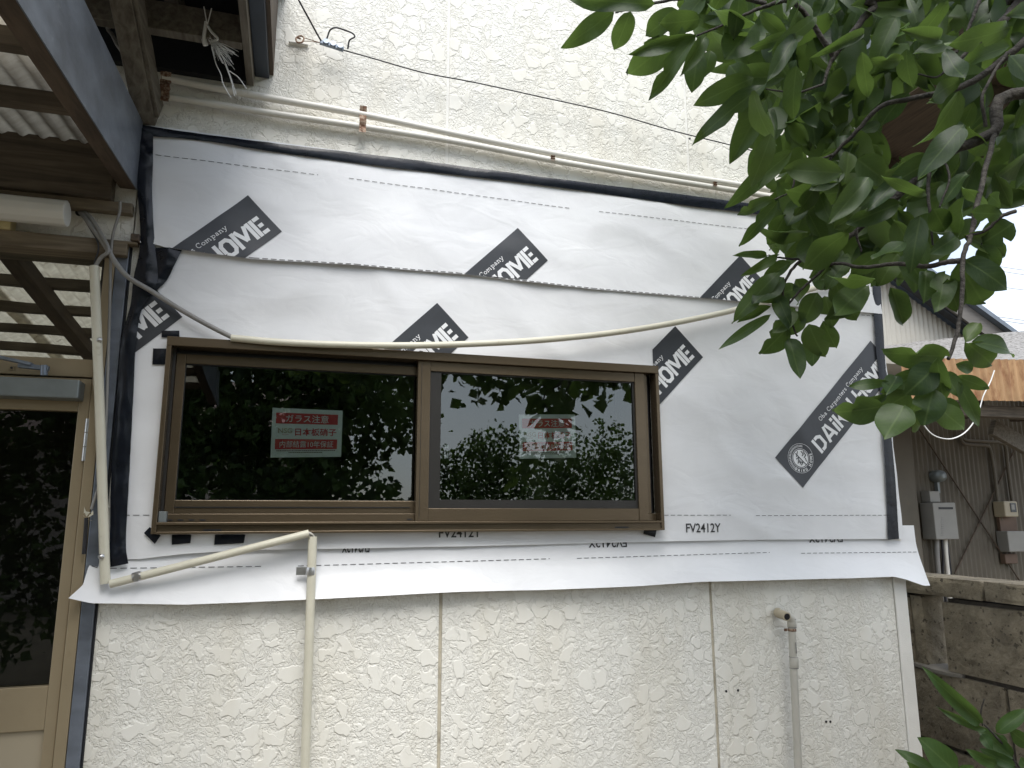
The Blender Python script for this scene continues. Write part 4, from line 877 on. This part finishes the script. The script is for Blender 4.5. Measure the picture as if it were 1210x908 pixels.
# meters
a = at(1184, 592.5, Y=NY-.12); b_ = at(1202, 611, Y=NY-.12)
em = empty('electricity_meter', (a.x, NY, b_.z), 'cream electricity meter with glass window at the right edge', 'meter')
MB().box((a.x, NY-.14, b_.z), (b_.x, NY-.012, a.z)).build('case', M['cream'], em, .01)
q = at(1198, 600, Y=NY-.142); MB().box((q.x-.045, NY-.146, q.z-.045), (q.x+.03, NY-.138, q.z+.045)).build('dial_window', M['darkglass'], em, .004)
q = at(1198, 600, Y=NY-.148); MB().box((q.x-.03, NY-.1485, q.z-.02), (q.x+.01, NY-.145, q.z+.03)).build('dial', M['applgrey'], em)
q = at(1190, 619, Y=NY-.05); MB().box((q.x-.09, NY-.05, q.z-.09), (q.x+.13, NY-.012, q.z+.065)).build('backing_board', M['brownbox'], em, .004)
a = at(1188, 628, Y=NY-.12); b_ = at(1212, 652, Y=NY-.12)
o = MB().box((a.x, NY-.14, b_.z), (b_.x, NY-.012, a.z)).build('meter_box', M['applgrey'], None, .008); tag(o, 'grey square meter box below the cream electricity meter', 'box')
q = at(1195, 660, Y=NY-.05); o = MB().box((q.x-.1, NY-.07, q.z-.05), (q.x+.06, NY-.012, q.z+.045)).build('wall_box', M['brownbox'], None, .006); tag(o, 'small brown box under the grey meter box', 'box')
for P, lb in (([(1134, 515), (1138, 524), (1150, 526), (1164, 527), (1170, 532), (1175, 560), (1180, 600), (1183, 615)], 'beige conduit on the neighbour wall, the lower one'),
              ([(1134, 512), (1140, 520), (1160, 522), (1181, 523.5), (1188, 529), (1191, 555), (1196, 592)], 'beige conduit on the neighbour wall, the upper one')):
    m = MB(); m.tube(catmull([at(x, y, Y=NY-.04) for x, y in P], 6), .017, 8); tag(m.build('wall_conduit', M['nwall']), lb, 'conduit')
# white rope
m = MB(); m.tube(catmull([at(1175, 438, Y=1.6), at(1170, 452, Y=1.6), at(1162, 468, Y=1.6), at(1157, 485, Y=1.6), at(1150, 500, Y=1.6), at(1138, 513, Y=1.6), at(1122, 519, Y=1.6), at(1104, 515, Y=1.6), at(1092, 503, Y=1.6), at(1086, 488, Y=1.6)], 6), .0042, 6); tag(m.build('white_rope', M['white_string']), 'white rope looping down below the leaves at right', 'rope')
# power lines
for i, (a_, b_) in enumerate((((1100, 352), (1300, 375)), ((1100, 355), (1300, 380)), ((1160, 301), (1300, 316)), ((1160, 306), (1300, 322)), ((1160, 325), (1300, 338)), ((1170, 228), (1300, 240)))):
    A_ = at(*a_, D=28); B_ = at(*b_, D=20); d_ = B_-A_; m = MB(); P = [A_-d_*1.5+d_*4*t_+Vector((0, 0, 1.6*(t_-.5)**2-.4)) for t_ in np.linspace(0, 1, 12)]; m.tube(P, .011, 6)
    tag(m.build('power_line', M['cablegrey']), ['upper line of the lowest pair of power lines above the shed roof', 'lower line of the lowest pair of power lines above the shed roof', 'upper line of the middle pair of power lines at the right edge', 'lower line of the middle pair of power lines at the right edge', 'single power line between the two pairs at the right edge', 'topmost power line at the right edge of the sky'][i], 'power line', 'power lines in the sky at right')

# ------------------------------------------------------------------ persimmon tree
def leaf_mesh(name, mat, fold, curl, twist, wide=.5, n=11, seed=0):
    m = MB(); rows = []
    for i in range(n+1):
        t = i/n; h = wide*1.0*(max(t, 0)**.62)*(max(1-t, 0)**.72)*1.92*(1-.25*max(0, t-.8)/.2) if 0 < t < 1 else .012
        zc2 = curl*(t*t); tw = twist*t
        row = []
        for s in (-1, 0, 1):
            x = s*h; z = zc2+fold*abs(s)*h+.045*math.sin(t*9+seed+s*2)*abs(s); row.append((x*math.cos(tw)-z*math.sin(tw)*.5, t, z+x*math.sin(tw)*.6))
        rows.append(row)
    vs_ = [p for r_ in rows for p in r_]
    m.add(vs_, [(i*3+j, i*3+j+1, (i+1)*3+j+1, (i+1)*3+j) for i in range(n) for j in range(2)], 0, True); return m.mesh(name, mat)
LV = [leaf_mesh('leaf', M['leaf'], *a, seed=i) for i, a in enumerate([(.25, -.12, .2), (.12, -.25, -.3), (.4, -.05, .3), (.05, -.35, .1), (.3, .12, -.2), (.18, -.2, .5)])]
def ragged(me, seed):
    r2 = random.Random(seed); me = me.copy(); bm = bmesh.new(); bm.from_mesh(me); bm.faces.ensure_lookup_table()
    k = r2.choice([4, 5, 6, 7]); sgn = r2.choice([-1, 1])
    for v in bm.verts:
        if abs(v.co.y-k/11) < .02 and v.co.x*sgn > .05: v.co.x *= r2.uniform(.35, .6)
        elif abs(v.co.y-(k+1)/11) < .02 and v.co.x*sgn > .05: v.co.x *= r2.uniform(.6, .85)
        elif v.co.y > .95: v.co.x += r2.uniform(-.06, .06)
    bm.to_mesh(me); bm.free(); return me
LV += [ragged(LV[i], i) for i in (0, 3, 5)]+[leaf_mesh('leaf', M['leaf'], *a, wide=wd_, seed=i+9) for i, (a, wd_) in enumerate([((.55, -.1, .6), .42), ((.1, .22, -.5), .56), ((.35, -.45, .9), .5)])]
LV2 = [leaf_mesh('leaf', M['leaf2'], *a, wide=.5, seed=i+20) for i, a in enumerate([(.3, -.3, .1), (.2, -.15, -.2), (.4, -.4, .2)])]
def leaf_matrix(base, tip, wid, roll):
    d = tip-base; L = d.length; d = d/L; view = (CAM-base).normalized()
    nrm = (view-d*view.dot(d)); nrm = nrm.normalized() if nrm.length > 1e-4 else d.orthogonal().normalized()
    side = d.cross(nrm); nr = nrm*math.cos(roll)+side*math.sin(roll); sd2 = d.cross(nr)
    W_ = wid/max(.35, abs(math.cos(roll)))
    return Matrix(((sd2.x*W_, d.x*L, nr.x*L, base.x), (sd2.y*W_, d.y*L, nr.y*L, base.y), (sd2.z*W_, d.z*L, nr.z*L, base.z), (0, 0, 0, 1)))
tree = empty('persimmon_tree', (2.7, -2.0, 0), 'leafy persimmon tree whose branches hang over the upper right', 'tree')
tinv = Matrix.Translation(-tree.location)
nleaf = [0]; stuff = MB()
def leaf(b_, t_, wpx, D, dd=None, roll=None, thing=tree, LVs=LV):
    dd = random.uniform(-.05, .05) if dd is None else dd
    B_ = at(*b_, D=D); T_ = at(*t_, D=D+dd); Wd = wpx*D/F_PX
    mt = leaf_matrix(B_, T_, Wd, random.uniform(-.6, .6) if roll is None else roll)
    o = bpy.data.objects.new('leaf', random.choice(LVs)); col.objects.link(o); o.parent = thing; o.matrix_parent_inverse = Matrix.Translation(-thing.location); o.matrix_basis = mt; nleaf[0] += 1
def limb(pts, r0, r1, par=tree, name='branch', mat='bark', n=8):
    P = catmull([at(x, y, D=d_) if not isinstance(x, Vector) else x for (x, y, d_) in pts], 6); k = len(P)
    P = [p+Vector((random.uniform(-1, 1), random.uniform(-1, 1), random.uniform(-1, 1)))*r1*.35 for p in P]
    m = MB(); m.tube(P, [r0+(r1-r0)*i/(k-1) for i in range(k)], n); return m.build(name, M[mat], par)
V3 = lambda x, y, z: (Vector((x, y, z)), 0, 0)
m = MB(); tp = catmull([(2.7, -2.0, -.1), (2.68, -1.98, .6), (2.62, -1.92, 1.3), (2.5, -1.85, 1.9), (2.42, -1.8, 2.5), (2.45, -1.85, 3.3), (2.4, -2.0, 4.3)], 8); m.tube(tp, [.13-.1*i/(len(tp)-1) for i in range(len(tp))], 14); m.build('trunk', M['bark'], tree)
limb([V3(2.5, -1.85, 1.95), V3(2.2, -1.6, 2.25), (1230, 108, 1.62), (1174, 157, 1.6), (1115, 183, 1.62), (1069, 224, 1.64), (1030, 258, 1.66), (1005, 279, 1.68), (978, 294, 1.7)], .017, .004)
limb([(1176, 155, 1.6), (1158, 225, 1.5), (1148, 275, 1.46), (1138, 305, 1.44), (1137, 345, 1.42), (1132, 390, 1.40), (1121, 425, 1.38)], .0056, .0034)
limb([V3(2.42, -1.8, 2.5), V3(2.2, -1.5, 2.7), (1225, -5, 1.7), (1205, 2, 1.7), (1185, 25, 1.68), (1160, 48, 1.66), (1135, 70, 1.66)], .018, .004)
limb([V3(2.42, -1.8, 2.55), V3(1.9, -1.3, 2.75), (1060, -6, 1.6), (1032, 9, 1.6), (1008, 38, 1.6), (985, 68, 1.62), (972, 100, 1.62)], .014, .003)
limb([(1215, 45, 1.68), (1196, 62, 1.68), (1150, 96, 1.7), (1110, 110, 1.7), (1070, 118, 1.72), (1038, 128, 1.72), (1008, 160, 1.74), (985, 183, 1.76), (966, 212, 1.78), (945, 240, 1.8)], .009, .0028)
limb([(985, 66, 1.62), (940, 5, 1.6), (905, 8, 1.6), (884, 16, 1.6), (856, 29, 1.62), (822, 43, 1.62)], .006, .0022)
limb([(905, 4, 1.6), (850, -6, 1.6), (793, 0, 1.62), (745, 11, 1.62), (727, 15, 1.62)], .005, .002)
limb([(1158, 0, 1.5), (1150, 20, 1.5), (1140, 45, 1.5), (1130, 62, 1.5)], .004, .0025)
limb([(1200, 250, 1.44), (1183, 256, 1.44), (1165, 272, 1.45), (1141, 280, 1.46)], .004, .003)
limb([(1140, 308, 1.44), (1120, 310, 1.47), (1095, 315, 1.5), (1060, 312, 1.55), (1020, 316, 1.6), (985, 312, 1.66), (960, 330, 1.7), (940, 350, 1.72), (928, 365, 1.74)], .006, .0022)
limb([(1098, 196, 1.62), (1097, 230, 1.6), (1100, 262, 1.58), (1102, 290, 1.56)], .0045, .002)
limb([(1020, 265, 1.66), (1012, 275, 1.66), (1018, 298, 1.66)], .004, .002)
limb([(956, 300, 1.7), (935, 320, 1.72), (925, 345, 1.73), (935, 380, 1.74), (942, 398, 1.74)], .004, .002)
limb([(978, 294, 1.7), (950, 306, 1.72), (925, 305, 1.74), (908, 302, 1.74)], .004, .0016)
limb([(972, 100, 1.62), (940, 110, 1.62), (905, 105, 1.64)], .003, .0018); limb([(990, 180, 1.76), (945, 200, 1.76), (935, 225, 1.76), (915, 236, 1.76)], .003, .0018)
limb([(1130, 60, 1.66), (1110, 90, 1.66), (1085, 88, 1.64)], .003, .0018); limb([(1165, 150, 1.6), (1162, 110, 1.6), (1190, 62, 1.66)], .004, .003)
limb([(1112, 184, 1.62), (1122, 210, 1.55), (1110, 245, 1.52)], .003, .0018)
EX = [((725,15),(671,52),30,1.62),((745,14),(728,60),29,1.62),((772,6),(674,-4),32,1.6),((802,13),(761,42),31,1.62),((828,22),(782,33),31,1.6),((822,42),(739,64),20,1.62),
 ((797,46),(741,90),44,1.66),((822,42),(767,116),24,1.6),((833,44),(806,88),26,1.6),((825,62),(818,107),30,1.66),((840,60),(832,88),24,1.68),((892,28),(852,76),44,1.56),
 ((890,92),(826,121),33,1.62),((905,100),(822,154),26,1.6),((905,118),(862,193),40,1.6),((895,115),(877,146),30,1.66),((862,77),(885,104),32,1.66),((910,160),(893,219),15,1.6),
 ((935,180),(863,239),26,1.66),((914,234),(870,254),17,1.7),((919,239),(876,288),19,1.7),((929,253),(909,291),30,1.72),((955,252),(975,289),30,1.7),((960,278),(957,316),36,1.7),
 ((993,195),(963,222),34,1.66),((1002,181),(1002,232),32,1.66),((906,302),(862,303),12,1.74),((920,302),(880,325),14,1.74),((920,322),(871,371),27,1.72),((926,328),(889,363),27,1.72),
 ((911,362),(871,381),12,1.74),((911,372),(853,409),15,1.74),((932,386),(902,420),32,1.74),((932,400),(946,447),26,1.74),((956,383),(970,425),33,1.72),((972,380),(989,414),24,1.74),
 ((966,346),(948,384),38,1.72),((1022,341),(979,379),33,1.68),((1024,338),(975,379),34,1.64),((1053,340),(1070,386),36,1.56),((1094,320),(1093,357),33,1.52),((1117,322),(1109,365),33,1.5),
 ((1134,311),(1168,373),54,1.46),((1139,308),(1199,338),36,1.44),((1139,278),(1190,303),30,1.46),((1184,253),(1144,253),26,1.42),((1197,264),(1165,287),40,1.44),((1170,231),(1190,247),20,1.46),
 ((1103,247),(1121,278),32,1.5),((1013,188),(1051,216),42,1.6),((1112,183),(1053,218),34,1.6),((1120,421),(1049,420),38,1.38),((1100,435),(1040,463),28,1.36),((1106,433),(1074,464),42,1.34),
 ((1103,459),(1092,502),42,1.34),((1107,423),(1115,479),27,1.32),((1130,444),(1171,464),19,1.36),((1132,451),(1161,507),22,1.34),((1107,479),(1141,511),29,1.36),((1075,464),(1038,491),38,1.36),
 ((1068,480),(1044,523),48,1.34),((1072,487),(1092,511),30,1.38),((1142,405),(1187,441),38,1.38),((1148,404),(1213,411),30,1.38),((1140,404),(1158,380),26,1.4),((1046,480),(983,491),42,1.34),
 ((1051,452),(1003,455),13,1.36),((1048,467),(1006,484),15,1.36),((1100,430),(1085,455),30,1.4),((1115,470),(1130,498),26,1.4),((1085,470),(1075,500),30,1.4),((1060,445),(1046,470),24,1.38),
 ((990,200),(975,232),26,1.72),((950,235),(930,268),30,1.72),((940,330),(955,360),30,1.74),((985,330),(1000,362),34,1.7),((1040,300),(1005,325),28,1.64),((1060,300),(1040,335),32,1.6),
 ((1070,300),(1085,330),30,1.56),((1130,280),(1100,300),28,1.5),((1160,290),(1178,320),30,1.46),((1120,330),(1130,362),30,1.48),((1010,255),(985,270),22,1.68),((1000,240),(1030,235),16,1.66),
 ((975,296),(962,318),16,1.7),((920,350),(928,380),22,1.74),((940,365),(915,392),26,1.74),((1130,430),(1150,438),18,1.36),((1115,440),(1135,470),28,1.36),((930,345),(922,372),16,1.74)]
EX += [((950,370),(925,396),28,1.74),((975,350),(985,386),30,1.74),((960,393),(963,432),26,1.76),((945,340),(905,352),24,1.74),((990,345),(1012,376),30,1.7),((935,310),(900,331),22,1.74),((965,320),(985,346),26,1.72),((1000,300),(970,330),28,1.7)]
for b0, t0, w0, D0 in EX: leaf(b0, t0, w0*1.12, D0, roll=random.uniform(-.4, .4))
# filling leaves of the dense part
poly = [(790,-60),(1270,-60),(1270,210),(1215,246),(1150,268),(1120,306),(1075,340),(1030,345),(975,345),(925,330),(905,290),(893,235),(885,190),(893,150),(868,112),(840,70),(800,30)]
holes = [((1078,152),36),((1184,112),20),((1010,212),9),((990,318),12),((1100,272),7)]
def inside(x, y):
    c = False; j = len(poly)-1
    for i in range(len(poly)):
        xi, yi = poly[i]; xj, yj_ = poly[j]
        if (yi > y) != (yj_ > y) and x < (xj-xi)*(y-yi)/(yj_-yi)+xi: c = not c
        j = i
    return c
cnt = 0
while cnt < 197:
    x, y = random.uniform(790, 1270), random.uniform(-60, 330)
    if not inside(x, y) or any(math.hypot(x-h[0][0], y-h[0][1]) < h[1] for h in holes): continue
    D0 = random.uniform(1.45, 2.05); L = random.uniform(34, 70)*1.6/D0
    an = random.gauss(115, 42); ex, ey = x+math.cos(R(an))*L, y+math.sin(R(an))*L
    if any(math.hypot(ex-h[0][0], ey-h[0][1]) < h[1] for h in holes): continue
    if not inside(ex, ey) and random.random() < .85: continue
    leaf((x, y), (ex, ey), L*random.uniform(.40, .62), D0, random.uniform(-.06, .08), random.uniform(-1.0, 1.0)); cnt += 1
# smaller leaves further inside the crown, joined
V_, F_ = [], []; cnt = 0; lm = [( [tuple(v.co) for v in me.vertices], [tuple(p_.vertices) for p_ in me.polygons]) for me in LV]
while cnt < 620:
    x, y = random.uniform(800, 1300), random.uniform(-80, 340)
    if not inside(x, y) or any(math.hypot(x-h[0][0], y-h[0][1]) < h[1]+6 for h in holes): continue
    D0 = random.uniform(1.75, 2.5); L = random.uniform(42, 78)*1.55/D0; an = random.gauss(110, 45); ex, ey = x+math.cos(R(an))*L, y+math.sin(R(an))*L
    if any(math.hypot(ex-h[0][0], ey-h[0][1]) < h[1]+4 for h in holes) or not inside(ex, ey): continue
    B_ = at(x, y, D=D0); T_ = at(ex, ey, D=D0+random.uniform(-.06, .08))
    if B_.y > -.12 or T_.y > -.12: continue
    mt = leaf_matrix(B_, T_, L*random.uniform(.42, .66)*D0/F_PX, random.uniform(-1, 1)); vs_, fs_ = random.choice(lm); k = len(V_)
    V_ += [tuple(mt @ Vector(q)) for q in vs_]; F_ += [tuple(i+k for i in f_) for f_ in fs_]; cnt += 1
me = bpy.data.meshes.new('inner_foliage'); me.from_pydata(V_, [], F_); me.materials.append(M['leaf']); me.polygons.foreach_set('use_smooth', [True]*len(F_)); o = link('inner_foliage', me, tree); o['kind'] = 'stuff'
# rest of the crown, outside the frame: one mass of leaves
def leaf_mass(name, centres, count, size, mat, parent, wide=.5, label=None, droop=.6):
    """many folded leaves in one mesh; centres: list of (centre, radii)"""
    base = np.array([(0, 0, 0), (-.5*wide*1.9, .45, .12), (0, .5, 0), (.5*wide*1.9, .45, .12), (0, 1, -.1)]); fc = [(0, 2, 1), (0, 3, 2), (1, 2, 4), (2, 3, 4)]
    V_, Fs = [], []; k = 0
    wts = np.array([r_[0]*r_[1]*r_[2] for _, r_ in centres]); wts = wts/wts.sum()
    for _ in range(count):
        c, r_ = centres[rng.choice(len(centres), p=wts)]; d_ = rng.normal(size=3); d_ /= np.linalg.norm(d_); rad = rng.random()**.45
        p_ = np.array(c)+d_*np.array(r_)*rad*(1+.25*mnoise.noise(Vector(d_)*2.3+Vector(c)))
        if mnoise.noise(Vector(p_)*1.6/ max(size*6, .4)) < -.22: continue
        yv = np.array([rng.normal()*.8, rng.normal()*.8, -droop+rng.normal()*.5]); yv /= np.linalg.norm(yv); xv = np.cross(yv, rng.normal(size=3)); xv /= np.linalg.norm(xv); zv = np.cross(xv, yv)
        s_ = size*rng.uniform(.6, 1.25); V_.append(p_+(base[:, :1]*xv+base[:, 1:2]*yv+base[:, 2:]*zv)*s_); Fs += [tuple(i+k for i in f_) for f_ in fc]; k += 5
    me = bpy.data.meshes.new(name); me.from_pydata(np.concatenate(V_).tolist(), [], Fs); me.materials.append(mat); o = link(name, me, parent); o['kind'] = 'stuff'; return o
leaf_mass('foliage', [((2.7, -2.2, 3.5), (.9, 1.0, .6)), ((2.0, -2.6, 3.2), (.8, .6, .5)), ((2.3, -3.2, 3.0), (.9, .6, .6))], 1900, .12, M['leaf'], tree)
leaf_mass('foliage', [((1.1, -3.1, 2.78), (1.0, .45, .42)), ((.2, -3.4, 3.0), (.8, .4, .4))], 2300, .088, M['leaf'], tree)

# ------------------------------------------------------------------ shrub at the lower right
sb = empty('evergreen_shrub', at(1200, 1250, D=1.75), 'glossy dark green shrub poking up at the lower right corner', 'shrub')
sinv = sb
for P in ([(1230, 1150, 1.75), (1210, 960, 1.74), (1196, 896, 1.72), (1178, 872, 1.72), (1163, 856, 1.72)], [(1150, 1100, 1.72), (1135, 960, 1.7), (1120, 905, 1.7)], [(1240, 1100, 1.7), (1225, 950, 1.7), (1200, 900, 1.7)]): limb(P, .006, .002, sb, 'stem', 'bark')
for b0, t0, w0, D0 in [((1161,856),(1106,806),15,1.72),((1164,862),(1114,844),8,1.72),((1178,866),(1213,838),14,1.72),((1197,896),(1158,861),15,1.71),((1178,904),(1149,892),11,1.7),((1106,912),(1058,885),11,1.7),
    ((1132,915),(1090,874),24,1.68),((1190,880),(1172,870),12,1.74),((1200,905),(1160,888),12,1.69),((1215,880),(1196,866),14,1.74),((1128,925),(1150,905),14,1.7),((1200,925),(1178,900),18,1.68),((1160,868),(1172,885),10,1.73),((1230,930),(1205,895),18,1.7),((1150,940),(1128,905),20,1.72),((1110,940),(1085,915),18,1.72),((1190,950),(1165,920),22,1.66),((1140,930),(1110,900),16,1.74)]:
    leaf(b0, t0, w0*1.6, D0, roll=random.uniform(-.3, .3), thing=sb, LVs=LV2)
m = MB(); q = at(1161, 836, D=1.72)
m.tube(catmull([at(1161, 858, D=1.72), at(1159, 842, D=1.72), at(1163, 826, D=1.72)], 4), .0016, 6); m.build('stem', M['bark'], sb)

# ------------------------------------------------------------------ garden behind the camera (seen mirrored in the panes)
def bush(name, loc, centres, count, size, mat, label, cat, trunk, wide=.42):
    e = empty(name, loc, label, cat)
    m = MB(); tp = catmull([Vector(loc), Vector(loc)+Vector((.08, .05, trunk*.5)), Vector(loc)+Vector((0, .1, trunk))], 6); m.tube(tp, [.10-.05*i/(len(tp)-1) for i in range(len(tp))], 10); m.build('trunk', M['bark'], e)
    leaf_mass('crown', centres, count, size, mat, e, wide)
bush('garden_tree', (-.4, -6.4, 0), [((-.6, -6.3, 2.3), (1.5, 1.0, 1.1)), ((.6, -6.0, 2.9), (1.0, .9, .8)), ((-1.7, -6.2, 2.9), (1.0, .9, .9)), ((-.3, -6.2, 3.6), (1.5, .9, .8)), ((.4, -5.6, 1.5), (.9, .7, .7)), ((-1.1, -5.6, 1.3), (1.0, .6, .7))], 26000, .105, M['leaf3'], 'broad dark garden tree mirrored in the left window pane', 'tree', 2.6)
bush('garden_hedge', (-3.2, -5.6, 0), [((-3.0, -5.5, 1.2), (1.2, .8, 1.3)), ((-4.2, -5.4, 1.4), (1.2, .8, 1.4)), ((-2.6, -6., 2.6), (1.2, .8, 1.0))], 14000, .10, M['leaf3'], 'dark hedge mirrored in the entrance door glass', 'hedge', 1.6)
bush('garden_shrub', (2.2, -6.2, 0), [((2.1, -6.1, 1.4), (.85, .6, 1.1)), ((2.3, -6.1, 2.2), (.45, .3, .5)), ((1.75, -6.1, 2.0), (.3, .3, .5))], 9500, .062, M['leaf3'], 'upright leafy shrub mirrored in the middle of the right pane', 'shrub', 1.2)
bush('garden_shrub', (3.6, -6.6, 0), [((3.5, -6.5, 1.4), (.9, .7, 1.1)), ((3.9, -6.6, 2.3), (.5, .4, .5)), ((3.2, -6.4, 2.1), (.3, .3, .5))], 9500, .062, M['leaf3'], 'bushy shrub mirrored at the right end of the right pane', 'shrub', 1.2)
bush('garden_shrub', (1.2, -5.6, 0), [((1.2, -5.6, 1.0), (.55, .5, .8))], 3000, .062, M['leaf3'], 'low shrub mirrored at the lower left of the right pane', 'shrub', .8)
fh = empty('far_house', (-3, -14, 0), 'pinkish house with a tiled roof mirrored behind the garden tree', 'house')
MB().box((-6, -17, 0), (.5, -13, 3.0)).build('wall', M['wallpaint'], fh)
m = MB(); m.hexa([(-6.5, -17.5, 3.0), (1, -17.5, 3.0), (1, -12.5, 3.0), (-6.5, -12.5, 3.0), (-6.3, -15.2, 4.6), (.8, -15.2, 4.6), (.8, -15, 4.6), (-6.3, -15, 4.6)]); m.build('roof', M['rooftile'], fh)
print('leaves', nleaf[0])
